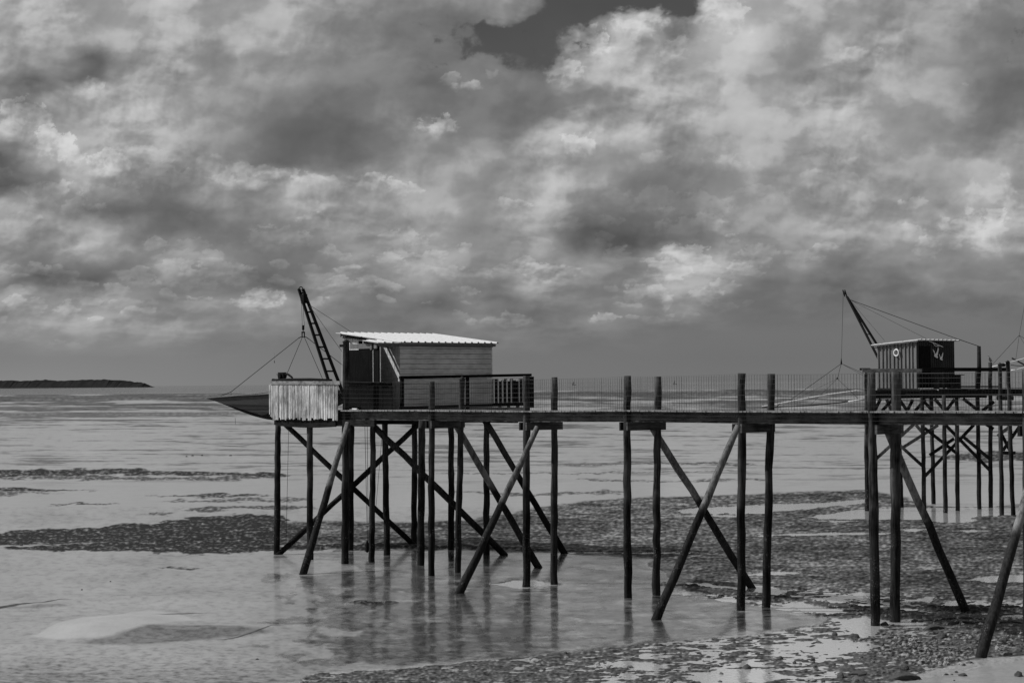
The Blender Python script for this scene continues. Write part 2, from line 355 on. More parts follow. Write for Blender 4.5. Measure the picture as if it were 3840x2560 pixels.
# ================================================================== ground, water
def poly(px, py, pts, sc=1.6327):
    inside = np.zeros(px.shape, bool); n = len(pts)
    for i in range(n):
        x0, y0 = pts[i][0] * sc, pts[i][1] * sc; x1, y1 = pts[(i + 1) % n][0] * sc, pts[(i + 1) % n][1] * sc
        if y0 == y1: continue
        c = ((y0 > py) != (y1 > py)) & (px < (x1 - x0) * (py - y0) / (y1 - y0) + x0); inside ^= c
    return inside.astype(float)
def vspan(px, py, pts, sc=1.6327, soft=6.0):
    """soft band: pts = (x, y_top, y_bottom)"""
    xs = [p[0] * sc for p in pts]; t = np.interp(px, xs, [p[1] * sc for p in pts]); b = np.interp(px, xs, [p[2] * sc for p in pts])
    ends = sm(px, xs[0] - 60, xs[0] + 40) * (1 - sm(px, xs[-1] - 40, xs[-1] + 60))
    if xs[0] <= 0: ends = 1 - sm(px, xs[-1] - 40, xs[-1] + 60)
    if xs[-1] >= 3800: ends = ends * 0 + sm(px, xs[0] - 60, xs[0] + 40) if xs[0] > 0 else np.ones_like(px)
    mid = (t + b) / 2; hw = (b - t) / 2
    t2 = mid - hw * ends; b2 = mid + hw * ends
    return sm(py, t2 - soft / 2, t2 + soft / 2) * (1 - sm(py, b2 - soft / 2, b2 + soft / 2)) * (ends > 0.02)

pxs = np.concatenate([np.linspace(-6000, -60, 90), np.arange(-40, 3885, 4.5), np.linspace(3900, 9800, 90)])
dys = np.concatenate([[0.6, 1.2, 2, 3], np.arange(4.0, 1150, 1.75), np.geomspace(1160, 9000, 60)])
PX, DY = np.meshgrid(pxs, dys)
Yw = H * F / DY; Xw = (PX - 1920) / F * Yw
PY = 1436 - .0076 * (PX - 1920) + DY                               # where this patch of shore lies in the photo
wx_ = fbm(PX / 90, PY / 22, 11, 4) * 34; wy_ = fbm(PX / 120, PY / 24, 12, 4) * 9
qx, qy = PX + wx_, PY + wy_
wvp = PY / 9.5 + 2.2 * fbm(PX / 210, PY / 60, 25, 3) + .0025 * PX
rip = np.tanh(1.3 * (np.sin(2 * np.pi * wvp) * .42 * (.5 + fbm(PX / 90, PY / 40, 26, 2)) + fbm((PX + PY * .6) / 62, PY / 9.0, 21, 3, 0.6) * 1.9)) * .5             # ripple-like lumps
rip2 = fbm((PX + PY * .8) / 95, PY / 16, 23, 4, 0.55)
far = fbm(PX / 380, PY / 8.5, 31, 4, 0.66)
big = fbm(PX / 700, PY / 55, 41, 3)
tiny = fbm(PX / 15, PY / 6, 51, 2); tiny2 = fbm(PX / 34, PY / 4.5, 57, 3, .6)
dark = np.zeros_like(PX); wet = np.full_like(PX, 0.45); rp = np.zeros_like(PX); h = np.full_like(PX, 0.03); sand = np.zeros_like(PX)
# far flats: streaks of darker mud and films of water
ff = 1 - sm(PY, 1740, 1850)
dark = np.maximum(dark, ff * (0.85 - .35 * sm(PY, 1480, 1650)) * sm(far + big * .3 + .16 * (1 - sm(PY, 1500, 1640)), 0.02, 0.30))
dark += ff * np.clip(tiny2, -.1, 1) * .35
light = ff * sm(-far + big * .2, .08, .4)
for (y0, y1, k) in ((1457, 1474, .65), (1484, 1504, .95), (1528, 1540, .55), (1552, 1566, .7), (1438, 1452, .3)):
    yl = PY + .0076 * (PX - 1920) * (1 if y0 < 1500 else .7) - (14.6 if y0 < 1500 else 10) * -0.0 + fbm(PX / 300, PY / 30, 61, 2) * 5
    base = 1436 + .0
    dark = np.maximum(dark, k * sm(yl, y0 - 14.6 + 1 - 3, y0 - 14.6 + 1 + 3) * (1 - sm(yl, y1 - 14.6 - 2, y1 - 14.6 + 5)) * (0.75 + .5 * tiny))
bands = [
 ([(0,1080,1096),(150,1079,1094),(250,1075,1090),(330,1078,1089),(400,1084,1091),(520,1086,1092),(640,1083,1100)], .85),
 ([(0,1097,1101),(200,1093,1101),(400,1096,1103),(620,1092,1103)], .6),
 ([(-20,1118,1128),(60,1121,1129),(110,1124,1127),(185,1124,1127)], .8),
 ([(-20,1128,1140),(70,1130,1137),(120,1132,1133)], .5),
 ([(376,1137,1141),(480,1135,1142),(600,1136,1141)], .75),
 ([(400,1148,1154),(560,1145,1152),(700,1144,1150)], .5),
 ([(138,1160,1162),(170,1156,1160),(200,1154,1157),(230,1155,1158),(252,1158,1161)], .95),
 ([(340,1177,1184),(390,1177,1182)], .5),
 ([(-20,1226,1250),(150,1212,1248),(300,1204,1246),(430,1190,1245),(520,1184,1250),(620,1180,1262),(660,1184,1262)], .95),
 ([(20,1256,1262),(150,1250,1266),(300,1247,1266),(430,1240,1272),(640,1215,1266)], .95),
 ([(430,1165,1176),(560,1160,1170),(700,1162,1172)], .6),
 ([(400,1303,1308),(440,1300,1306)], .8),
 ([(820,1384,1389),(860,1385,1390),(880,1384,1387)], .9),
 ([(1000,1085,1088),(1300,1086,1090),(1700,1080,1084)], .45),
 ([(1040,1128,1131),(1200,1133,1140),(1420,1128,1134)], .5),
 ([(1330,1098,1103),(1500,1104,1108),(1760,1098,1102)], .5),
 ([(1300,1065,1068),(1600,1060,1066),(1740,1066,1070)], .5),
 ([(1560,1345,1360),(1650,1352,1366),(1720,1362,1372),(1800,1370,1378)], .85),
 ([(1960,1392,1400),(2010,1398,1412),(2080,1404,1424),(2180,1402,1432),(2260,1408,1440),(2400,1410,1450)], 1.0),
 ([(660,1255,1264),(900,1250,1264),(1060,1256,1262),(1250,1262,1268),(1480,1266,1271)], .85),
 ([(2150,1045,1052),(2230,1040,1060),(2400,1036,1058)], .7),
]
for pts, k in bands:
    mk = vspan(qx + rip2 * 70, qy + rip2 * 12 + tiny2 * 4, pts); dark = np.maximum(dark, mk * k * np.clip(1.05 + .8 * rip * (k > .7) + .9 * tiny, .25, 1.2)); rp = np.maximum(rp, mk * 0.8); wet = wet * (1 - mk * .8)
# the wide rippled bed right of the hut
Rg = vspan(qx, qy, [(640,1196,1262),(900,1200,1264),(1060,1196,1262),(1200,1172,1268),(1330,1152,1276),(1480,1141,1290),(1560,1142,1380),(1800,1131,1392),(2000,1126,1410),(2150,1165,1420),(2400,1180,1430)], soft=12)
dark = np.maximum(dark, Rg * np.clip(0.69 + .50 * rip + .35 * tiny + .3 * big + .30 * fbm(PX / 210, PY / 40, 58, 3), .12, 1)); rp = np.maximum(rp, Rg); wet = wet * (1 - Rg) + Rg * .10
# shiny wet apron in front of the piles
Wt = vspan(qx, qy, [(560,1275,1550),(700,1268,1530),(900,1264,1528),(1100,1268,1515),(1300,1272,1498),(1500,1285,1478),(1560,1300,1472),(1620,1372,1466),(1750,1392,1450),(1880,1404,1436)], soft=26)
Wt *= sm(PX + fbm(PX / 160, PY / 50, 55, 4) * 700, 820, 1500)
Wt *= 1 - vspan(qx, qy, [(1480,1285,1300),(1560,1290,1345),(1600,1300,1372)], soft=10) * .5
dark = np.where(Wt > .5, np.maximum(dark * (1 - Wt), Wt * np.clip(0.46 + .25 * rip2 + .25 * tiny2 - .42 * sm(fbm(PX / 150, PY / 26, 79, 4) + .5 * tiny2, .10, .42), 0.03, .85)), dark)
wet = wet * (1 - Wt) + Wt * np.clip(0.95 + .7 * fbm(PX / 130, PY / 17, 77, 3), .5, 1.0); rp *= 1 - Wt
# shore with pools between ripples, bottom right
Q = vspan(qx, qy, [(700,1545,1600),(900,1535,1600),(1250,1500,1600),(1500,1474,1600),(1700,1460,1600),(1880,1432,1600),(1960,1385,1590),(2100,1420,1560),(2240,1436,1530),(2400,1436,1506)], soft=12)
Q2 = vspan(qx, qy, [(1560,1332,1372),(1700,1345,1384),(1850,1352,1410),(2000,1360,1410),(2150,1370,1412),(2400,1385,1420)], soft=16)
Qa = np.maximum(Q, Q2 * .8); rp = np.maximum(rp, Qa)
dark = np.where(Q > .5, np.maximum(dark * .9, 0.62 + .5 * rip + .3 * tiny), dark); wet = np.where(Q > .5, .3, wet)
# sand, bottom right corner
Sd = vspan(qx, qy, [(2040,1562,1600),(2100,1548,1600),(2200,1518,1600),(2300,1505,1600),(2400,1500,1600)], soft=20)
sand = Sd; dark = dark * (1 - Sd); rp *= (1 - Sd * .8)
rub = sm(fbm(PX / 120, PY / 30, 98, 3) + .12, -.1, .25) * vspan(qx, qy, [(1960,1462,1478),(2020,1452,1512),(2100,1446,1528),(2200,1452,1512),(2290,1452,1490),(2400,1446,1480)], soft=20)
rn = fbm(PX / 13, PY / 6.5, 97, 3, .6); dark = np.where(rub > .3, np.clip(.66 - 1.3 * np.clip(rn + .6 * tiny2, -.3, .5), .0, 1), dark); sand = sand * (1 - rub); wet = wet * (1 - rub)
weed = np.zeros_like(PX)
for pts in ([(1850,1376,1384),(1960,1390,1404),(2010,1398,1416),(2080,1404,1424),(2180,1410,1436),(2260,1412,1446),(2310,1430,1460),(2400,1432,1462)], [(1540,1340,1350),(1620,1346,1362),(1700,1356,1368),(1760,1364,1378),(1840,1372,1380)],
  [(660,1254,1262),(900,1250,1261),(1060,1255,1260),(1250,1261,1267)], [(2130,1392,1399),(2260,1390,1404),(2400,1392,1402)], [(820,1383,1389),(880,1384,1388)], [(1860,1404,1414),(1960,1408,1418)]):
    weed = np.maximum(weed, vspan(qx + rip * 30, qy + rip2 * 16 + tiny * 6, pts, soft=5))
weed *= sm(rip * .5 + tiny + .55, .1, .35); dark = np.maximum(dark, weed); wet *= 1 - weed; sand *= 1 - weed
# heights
h += 0.010 * fbm(PX / 200, PY / 30, 71, 3)
h += rp * (rip * .034 + rip2 * .030 + .014)
lvl = np.where(Qa > .3, -0.034 * Qa, 0.0)
pond = fbm(PX / 260, PY / 34, 81, 3)
lvl = lvl + Qa * (-.036 * sm(pond, -.25, .25)) + Q * .02 * sm(PX, 1900, 3700) * 0.6
h = np.where(Qa > .35, .003 + Qa * .044 * (rip + .75 * rip2 + .3 * tiny) + .002 * Qa + .022 * Q * (1 - sm(PX + fbm(PX / 300, PY / 60, 83, 2) * 500, 1900, 2600)) - .017 * Qa * sm(pond, -.10, .30) + Q * .016 * sm(PX + (PY - 2400) * 2, 3150, 3650), h + lvl)
h += rub * (.05 * np.abs(rn) + .02)
fp = lambda L_: [(x / 1.6327, a_ / 1.6327, b_ / 1.6327) for x, a_, b_ in L_]
pools = [(fp([(2528,1912,1920),(2600,1902,1927),(2770,1895,1928),(2900,1888,1920),(3055,1884,1906),(3250,1868,1888)]), 1), (fp([(2500,1933,1937),(2620,1931,1939),(2775,1929,1938)]), 1),
 (fp([(3025,1936,1944),(3065,1928,1946),(3150,1918,1947),(3260,1904,1948),(3400,1900,1950),(3560,1902,1948),(3700,1900,1935),(3900,1900,1930)]), 1), (fp([(3010,1950,1955),(3220,1950,1956)]), 1),
 (fp([(2425,1886,1890),(2575,1884,1889)]), 1), (fp([(2800,2008,2014),(2950,1998,2010),(3120,1994,2006),(3330,1994,2003)]), 1), (fp([(2780,2148,2158),(2880,2140,2158),(2985,2142,2150)]), 1),
 (fp([(3490,1940,1958),(3560,1938,1962),(3640,1942,1956)]), 1), (fp([(3380,1980,1990),(3450,1978,1992)]), 1), (fp([(3590,1986,1994),(3680,1984,1994)]), 1), (fp([(2100,2066,2074),(2400,2068,2075),(2640,2066,2076)]), .8),
 (fp([(1880,2175,2200),(1960,2172,2208),(2060,2180,2200)]), 1), (fp([(2980,2236,2290),(3130,2240,2320),(3200,2290,2390),(3250,2300,2400)]), 1), (fp([(3330,2320,2340),(3450,2315,2345)]), .8),
 (fp([(3650,2160,2180),(3740,2155,2186),(3850,2150,2180)]), .8), (fp([(2650,2200,2225),(2800,2190,2240),(2900,2190,2235)]), .7), (fp([(3060,2405,2450),(3250,2400,2440)]), .7), (fp([(2600,2520,2556),(2780,2500,2556),(2900,2510,2550)]), .7), (fp([(2300,2470,2500),(2450,2480,2510)]), .6)]
for pts, k in pools:
    mk = vspan(PX * .65 + qx * .35, PY + (qy - PY) * .3 + rip * 5, pts, soft=5); mk = mk * (mk * k + rip * .4 + tiny * .25 > .35); h = np.where(mk > .5, np.minimum(h, -.022), h); 
    dark = dark * (1 - .3 * mk)
# smooth hummocks on the left
def blob(cx, cy, rx, ry, a): return a * np.exp(-(((PX - cx * 1.6327) / (rx * 1.6327)) ** 2 + ((PY - cy * 1.6327) / (ry * 1.6327)) ** 2))
h += blob(215, 1446, 100, 19, .20) + blob(300, 1428, 80, 13, .13) + blob(480, 1446, 150, 8, .08) + blob(60, 1484, 110, 8, .06) + blob(520, 1490, 260, 10, .03) + blob(60, 1392, 100, 7, .09) + blob(330, 1372, 150, 6, .06) + blob(700, 1440, 170, 7, .05) + blob(450, 1380, 120, 8, .05)
h -= blob(400, 1462, 130, 14, .03)
dark = np.maximum(dark, vspan(qx * .35 + PX * .65, qy * .35 + PY * .65, [(185,1476,1480),(260,1462,1480),(340,1440,1478),(450,1437,1468),(600,1445,1456)], soft=14) * .38)
dark = np.maximum(dark, vspan(qx, qy, [(60,1395,1400),(130,1390,1396)], soft=8) * .3)
for ln in ([(0,2279,2284),(110,2268,2273),(218,2246,2249)], [(835,2394,2398),(930,2374,2378),(1015,2350,2353)], [(620,2302,2305),(720,2298,2301)]):
    dark = np.maximum(dark, vspan(PX + wx_ * .3, PY + wy_ * .3, [(x_ / 1.6327, a_ / 1.6327, b_ / 1.6327) for x_, a_, b_ in ln], soft=3) * .8)
dark = np.maximum(dark, sm(PY, 2440, 2560) * (1 - sm(PX, 900, 1500)) * .3 * (0.8 + rip))
mnd = vspan(qx * .3 + PX * .7, qy * .3 + PY * .7, [(88,1456,1466),(130,1436,1470),(190,1420,1468),(260,1416,1470),(300,1406,1452),(350,1402,1440),(400,1408,1428),(440,1420,1426)], soft=8)
grit = fbm(PX / 40, PY / 9, 91, 5, .62)
dark += (PY > 1900) * (1 - rp) * (1 - mnd) * (.05 + (.40 + .3 * sm(PY, 2380, 2520)) * np.clip(grit, -.1, 1) + .20 * np.clip(tiny2, -.15, 1) * sm(grit + .3 * sm(PY, 2250, 2500), -.1, .3) + .10 * sm(fbm(PX / 340, PY / 50, 93, 3), -.1, .4))
dark = np.clip(dark + rp * tiny * .3 + .06 * big, 0, 1)
h += weed * (.05 + .05 * np.abs(rip2)); h = np.where(weed > .4, np.maximum(h, .012), h)
h = np.where(DY < 45, 0.03 + .0 * h, h)
h = np.where(Yw > 1700, -0.5, h)
near = sm(DY, 1160, 1400); h = h * (1 - near) + near * .05
nv = PX.size; nr, nc = PX.shape
me = bpy.data.meshes.new('tidal_flat')
me.vertices.add(nv); me.vertices.foreach_set('co', np.stack([Xw, Yw, h], -1).astype(np.float32).ravel())
ii = (np.arange(nr - 1)[:, None] * nc + np.arange(nc - 1)[None, :]).ravel()
quads = np.stack([ii, ii + 1, ii + nc + 1, ii + nc], -1)[:, ::-1].astype(np.int32)
me.loops.add(quads.size); me.loops.foreach_set('vertex_index', quads.ravel())
me.polygons.add(len(quads)); me.polygons.foreach_set('loop_start', np.arange(0, quads.size, 4, dtype=np.int32))
me.update(calc_edges=True); me.polygons.foreach_set('use_smooth', np.ones(len(quads), bool))
for nm, arr in (('weed', dark), ('wet', wet), ('rip', rp), ('sand', sand), ('pale', np.maximum(mnd, light * .8))):
    a = me.attributes.new(nm, 'FLOAT', 'POINT'); a.data.foreach_set('value', np.clip(arr, 0, 1).astype(np.float32).ravel())
m, t, b = mat('tidal_mud')
def attr(n): a = t.node('ShaderNodeAttribute'); a.attribute_name = n; return a.outputs['Fac']
g = t.node('ShaderNodeNewGeometry'); pos = g.outputs['Position']
fine = t.noise(pos, 7.0, 6, 0.7); med = t.noise(pos, 1.1, 4, 0.6)
d = t.m('ADD', attr('weed'), t.m('MULTIPLY', t.m('SUBTRACT', fine, 0.5), t.m('ADD', 0.12, t.m('MULTIPLY', attr('rip'), .9))), clamp=True)
vg = t.node('ShaderNodeVectorMath', operation='MULTIPLY'); t.l.new(pos, vg.inputs[0]); vg.inputs[1].default_value = (7.0, 2.2, 1.0)
gn = t.noise(vg.outputs[0], 1.0, 5, .72)
d = t.m('ADD', d, t.m('MULTIPLY', t.m('SUBTRACT', gn, 0.5), t.m('ADD', .30, t.m('MULTIPLY', attr('rip'), .35))), clamp=True)
c = t.ramp(d, [(0, 0.31), (0.25, 0.19), (0.55, 0.06), (1, 0.008)])
c = t.m('MULTIPLY', c, t.m('ADD', 1.0, t.m('MULTIPLY', attr('pale'), .24)))
c = t.mix(attr('sand'), c, t.m('ADD', .16, t.m('MULTIPLY', fine, .2)))
c = t.m('MULTIPLY', c, t.m('ADD', .8, t.m('MULTIPLY', med, .4)))
setc(t, b, c)
ro = t.mix(attr('wet'), 0.62, 0.12); ro = t.m('ADD', ro, t.m('MULTIPLY', d, t.m('MULTIPLY', t.m('SUBTRACT', 1.0, attr('wet')), .3)), clamp=True)
t.l.new(ro, b.inputs['Roughness']); t.l.new(t.mix(attr('sand'), t.mix(d, .8, .08), .05), b.inputs['Specular IOR Level'])
t.l.new(t.m('MULTIPLY', attr('wet'), t.mix(d, 0.8, 0.45)), b.inputs['Coat Weight']); b.inputs['Coat Roughness'].default_value = 0.10; b.inputs['Coat IOR'].default_value = 1.45
bh = t.m('ADD', t.m('MULTIPLY', fine, t.m('ADD', .15, attr('rip'))), t.m('MULTIPLY', t.noise(pos, 40, 3, .6), .3))
bump(t, b, bh, 0.35, 0.03)
me.materials.append(m)
flat = bpy.data.objects.new('tidal_flat', me); COL.objects.link(flat); tag(flat, kind='structure')
def ground_z(x, y):
    dyv = H * F / y; pxv = x / y * F + 1920
    i = int(np.clip(np.searchsorted(dys, dyv), 1, nr - 1)); j = int(np.clip(np.searchsorted(pxs, pxv), 1, nc - 1)); return float(h[i, j])

m, t, b = mat('sea_water'); b.inputs['Roughness'].default_value = 0.6; b.inputs['Specular IOR Level'].default_value = 0.0
g = t.node('ShaderNodeNewGeometry'); s_ = t.node('ShaderNodeSeparateXYZ'); t.l.new(g.outputs['Position'], s_.inputs[0])
farw = t.smooth(s_.outputs[1], 300, 2500); setc(t, b, t.mix(t.smooth(s_.outputs[1], 120, 700), 0.50, 0.13))
vm = t.node('ShaderNodeVectorMath', operation='MULTIPLY'); t.l.new(g.outputs['Position'], vm.inputs[0]); vm.inputs[1].default_value = (1.0, 1.6, 1)
wv = t.m('ADD', t.m('MULTIPLY', t.noise(vm.outputs[0], 6.0, 3, .5), .02), t.m('MULTIPLY', t.noise(vm.outputs[0], .02, 6, .7), t.m('MULTIPLY', farw, 14.0)))
bn = bump(t, b, wv, 0.35, 1.0)
gl_ = t.node('ShaderNodeBsdfAnisotropic'); gl_.inputs['Color'].default_value = (.95, .95, .95, 1); gl_.inputs['Roughness'].default_value = 0.05; t.l.new(bn.outputs[0], gl_.inputs['Normal'])
fr_ = t.node('ShaderNodeFresnel'); fr_.inputs['IOR'].default_value = 1.5; t.l.new(bn.outputs[0], fr_.inputs['Normal']); mx = t.node('ShaderNodeMixShader')
t.l.new(t.m('MULTIPLY', t.m('ADD', t.m('MULTIPLY', fr_.outputs[0], .75), 0.28, clamp=True), t.m('SUBTRACT', 1.0, t.m('MULTIPLY', farw, .38))), mx.inputs[0]); t.l.new(b.outputs[0], mx.inputs[1]); t.l.new(gl_.outputs[0], mx.inputs[2]); t.l.new(mx.outputs[0], t.n['Material Output'].inputs['Surface'])
wb = MB(); xs = [-60000, -3000, -200, 0, 200, 3000, 60000]; ys = [5, 60, 200, 1000, 5000, 30000, 120000]
vs = [(x, y, 0.0) for y in ys for x in xs]; fs = [(j*7+i, j*7+i+1, j*7+i+8, j*7+i+7) for j in range(6) for i in range(6)]
wb.add(vs, fs); tag(wb.build('sea', m), kind='structure')

# ================================================================== far island with its wood, boats
xs = np.arange(-9000, -1700, 9.0); ysl = np.linspace(9000, 10200, 14); XX, YY = np.meshgrid(xs, ysl)
pxl = XX / YY * F + 1920
prof = np.interp(pxl, [-9999, 0, 60, 110, 400, 480, 500, 530, 548, 572], [27, 27, 26, 25, 27, 23, 18, 16, 10, 0]) / F * 9000
prof = prof + (prof > 6) * 3
rowf = np.sin(np.linspace(0.18, .98, 14) * np.pi)[:, None] ** .5
hh = prof * rowf * (1 + .22 * fbm(XX / 130, YY / 130, 5, 4)) + (prof > 3) * np.abs(fbm(XX / 45, YY / 60, 6, 3)) * 16 - (prof > 3) * 3
hh[0] = -1; hh[-1] = -1; hh = np.where(prof <= 1, -1, hh)
mb = MB(); mb.v = [tuple(v) for v in np.stack([XX, YY, hh], -1).reshape(-1, 3).tolist()]; n_ = len(xs)
mb.f = [(j*n_+i, j*n_+i+1, (j+1)*n_+i+1, (j+1)*n_+i) for j in range(13) for i in range(n_ - 1)]
M_wood = plain('far_foliage', 0.022, 1.0, 0, .5, .02); M_wood.node_tree.nodes['Principled BSDF'].inputs['Specular IOR Level'].default_value = 0
tag(mb.build('island_wood', M_wood), 'dark low wood covering the far island on the left horizon', 'wood', kind='stuff')
mb = MB(); mb.add([(-9400, 8950, 0.3), (-1740, 8950, .3), (-1800, 9300, .3), (-2020, 10300, .3), (-9400, 10300, .3), (-9400, 8950, -1), (-1740, 8950, -1), (-1800, 9300, -1), (-2020, 10300, -1), (-9400, 10300, -1)],
  [(0, 1, 2, 3, 4), (0, 5, 6, 1), (1, 6, 7, 2)])
tag(mb.build('island', plain('island_shore', 0.10, .9)), kind='structure')
M_faint = plain('far_boat', 0.11, .8)
for px_, lab in ((2152, 'tiny sailing boat on the horizon, seen through the fence right of the hut'), (2531, 'tiny sailing boat on the horizon just right of the third tall fence post')):
    c0 = at(px_, 1431, 5200); c0.z = 0; bt = thing('sailing_boat', lab, 'boat', c0, 'boats on the horizon')
    mb = MB(); mb.add([c0 + Vector(v) for v in ((-6, -1, 1.3), (5, -1, 1.3), (7, 0, 1.6), (5, 1, 1.3), (-6, 1, 1.3), (-5, 0, -.3), (5, 0, -.3))], [(0, 5, 6, 1), (1, 6, 2), (2, 6, 3), (3, 6, 5, 4), (4, 5, 0), (0, 1, 2, 3, 4)]); mb.build('hull', M_faint, bt)
    mb = MB(); mb.tube([c0 + Z_, c0 + Z_ * 12], .12, 6); mb.build('mast', M_faint, bt)
    mb = MB(); a = [c0 + Vector(v) for v in ((-5, 0, 2.4), (-.2, -.1, 2.4), (-.2, 0, 11.5), (-2.6, .5, 6))]; mb.add(a + [p + Vector((0, .15, 0)) for p in a], [(0, 1, 2, 3), (7, 6, 5, 4), (0, 4, 5, 1), (1, 5, 6, 2), (2, 6, 7, 3), (3, 7, 4, 0)]); mb.build('sail', M_faint, bt)

# ================================================================== footbridge
jet = thing('footbridge', 'long timber footbridge on tall piles leading from the near hut to the right edge', 'footbridge', (P0.x, P0.y, 0))
BP = [  # base px, base py, top px, top py, pointed
 (1293,2116,1298,1284,True,.135), (1394,2109,1400,1575,False,.115), (1617,2160,1619,1430,False,.115), (1716,2148,1733,1424,True,.11),
 (1974,2199,1974,1409,False,.125), (2077,2190,2079,1414,False,.115), (2353,2243,2353,1409,False,.125), (2462,2234,2466,1412,False,.12),
 (2779,2291,2781,1399,False,.125), (2873,2279,2893,1401,False,.12), (3283,2344,3267,1396,False,.13), (3357,2330,3359,1394,False,.145),
 (3858,2408,3850,1385,False,.13), (3940,2392,3944,1386,False,.13)]
PB = []
for k, (a, b_, c_, d_, pt, r_) in enumerate(BP):
    mb, p_, q_ = pile_mb(a, b_, c_, d_, r_, 100 + k, pt, 1.3 if k in (6, 7) else .8); mb.build('pile', M_pile, jet, True); PB.append((p_, q_))
for (i, base, top, Dt) in ((0,(1136,2156),(1304,1585),72.2),(4,(1723,2226),(2016,1600),64.0),(8,(2461,2324),(2768,1596),56.6),(12,(3679,2464),(3925,1600),49.9)):
    pole_mb(gnd(*base) - (at(top[0], top[1], Dt) - gnd(*base)) * .05, at(top[0], top[1], Dt), .145, .10, i).build('brace', M_brace, jet, True)
for (i, base, top, Dt) in ((3,(2021,2129),(1708,1592),69.3),(7,(2820,2203),(2440,1592),61.2),(11,(3623,2292),(3318,1590),54.4)):
    pole_mb(gnd(*base) - (at(top[0], top[1], Dt) - gnd(*base)) * .05, at(top[0], top[1], Dt), .135, .115, i).build('brace', M_brace, jet, True)
# line of the front piles at deck level, dk(s) : s metres along from P0
def dk(u): return 6.0 + .12 * min(max(u / 25.0, 0), 1.6)
fr = [PB[0][0], PB[2][0], PB[4][0], PB[6][0], PB[8][0], PB[10][0], PB[12][0]]
fr = [Vector((p.x, p.y, 0)) for p in fr]; bk = [Vector((PB[i][0].x, PB[i][0].y, 0)) for i in (1, 3, 5, 7, 9, 11, 13)]
fr.append(fr[-1] + (fr[-1] - fr[-2])); bk.append(bk[-1] + (bk[-1] - bk[-2])); fr.append(fr[-1] + (fr[-1] - fr[-2])); bk.append(bk[-1] + (bk[-1] - bk[-2]))
zd = [6.0, 6.04, 6.04, 6.10, 6.10, 6.12, 6.14, 6.16, 6.18]
deck = MB(); 
for i in range(len(fr) - 1):
    a0, a1, b0, b1 = fr[i], fr[i+1], bk[i], bk[i+1]
    n = 36
    for k in range(n):
        f = (k + .5) / n; a = a0.lerp(a1, f); b2 = b0.lerp(b1, f); z = zd[i] + (zd[i+1] - zd[i]) * f; along = (a1 - a0).normalized(); dd = (b2 - a).normalized()
        a = a + dd * (-0.16 + rnd.uniform(-.02, .02)); b2 = b2 + dd * (-.02 + rnd.uniform(-.02, .02))
        hwid = (a1 - a0).length / n / 2 - .006
        deck.box((a + b2) / 2 + Z_ * (z - .022 + rnd.uniform(-.003, .003)), (b2 - a) / 2, along * hwid, Z_ * .022)
deck.build('deck', M_deck, jet)
for rows, sgn in ((fr, 1), (bk, -1)):
    for i in range(len(rows) - 1):
        dd = (bk[i] - fr[i]).normalized() * sgn; mb = MB()
        a = rows[i] + dd * .13 + Z_ * (zd[i] - .22); b2 = rows[i+1] + dd * .13 + Z_ * (zd[i+1] - .22)
        mb.bar(a, b2 - (b2 - a).normalized() * .01, .09, .33); mb.build('deck_beam', M_wbeam, jet)
for i in range(1, len(fr)):
    dd = (bk[i] - fr[i]).normalized(); al = (fr[i] - fr[i-1]).normalized(); z = zd[i] - .40 - .13
    for sg in (-1, 1):
        mb = MB(); mb.bar(fr[i] - dd * .10 + al * sg * .16 + Z_ * z, bk[i] + dd * .28 + al * sg * .16 + Z_ * z, .08, .27); mb.build('cap_beam', M_beam if sg < 0 else M_wbeam, jet)
# ------------------------------------------------------------------ wire fences
def fence(rows, first, label, off, zt, seed):
    q = random.Random(seed); mb = MB(); r = .0030
    for i in range(first, len(rows) - 1):
        a, b2 = rows[i] + off(i), rows[i+1] + off(i); L = (b2 - a).length; n = int(L / .105)
        lv = [-.28, -.16, -.02, .12, .27, .42, .57, .72, .86, .98]
        def ztop(f): return zt(i) * (1 - f) + zt(i + 1) * f
        cols = []
        for k in range(n + 1):
            f = k / n; p = a.lerp(b2, f); zz = zd[i] + (zd[i+1] - zd[i]) * f; tz = ztop(f) - .02 * math.sin(math.pi * f); sc = (tz - zz) / .98
            cols.append((p, zz, sc)); j = q.uniform(-.006, .006)
            mb.tube([p + Z_ * (zz - .28), p + U_ * j + Z_ * (zz + .4), p + Z_ * tz], r * q.choice((.7, .9, 1.25)), 3, False)
        for l in lv:
            thick = r * (1.15 if l in (.98, .42) else .6)
            mb.tube([p + Z_ * (zz + l * (sc if l > 0 else 1)) for p, zz, sc in cols], thick, 3, False)
    o = mb.build('wire_fence', M_wire); return tag(o, label, 'fence', 'wire mesh fences of the footbridge')
tf = [7.12, 7.05, 7.12, 7.18, 7.22, 7.20, 7.20, 7.22, 7.22]; tb = [7.1, 7.06, 7.12, 7.14, 7.20, 7.21, 7.2, 7.2, 7.2]
fence(fr, 0, 'square wire mesh fence along the near side of the footbridge, in front of the posts', lambda i: (bk[i] - fr[i]).normalized() * -.15, lambda i: tf[i], 3)
fence(bk, 1, 'square wire mesh fence along the far side of the footbridge, behind the deck', lambda i: (bk[i] - fr[i]).normalized() * .14, lambda i: tb[i], 4)

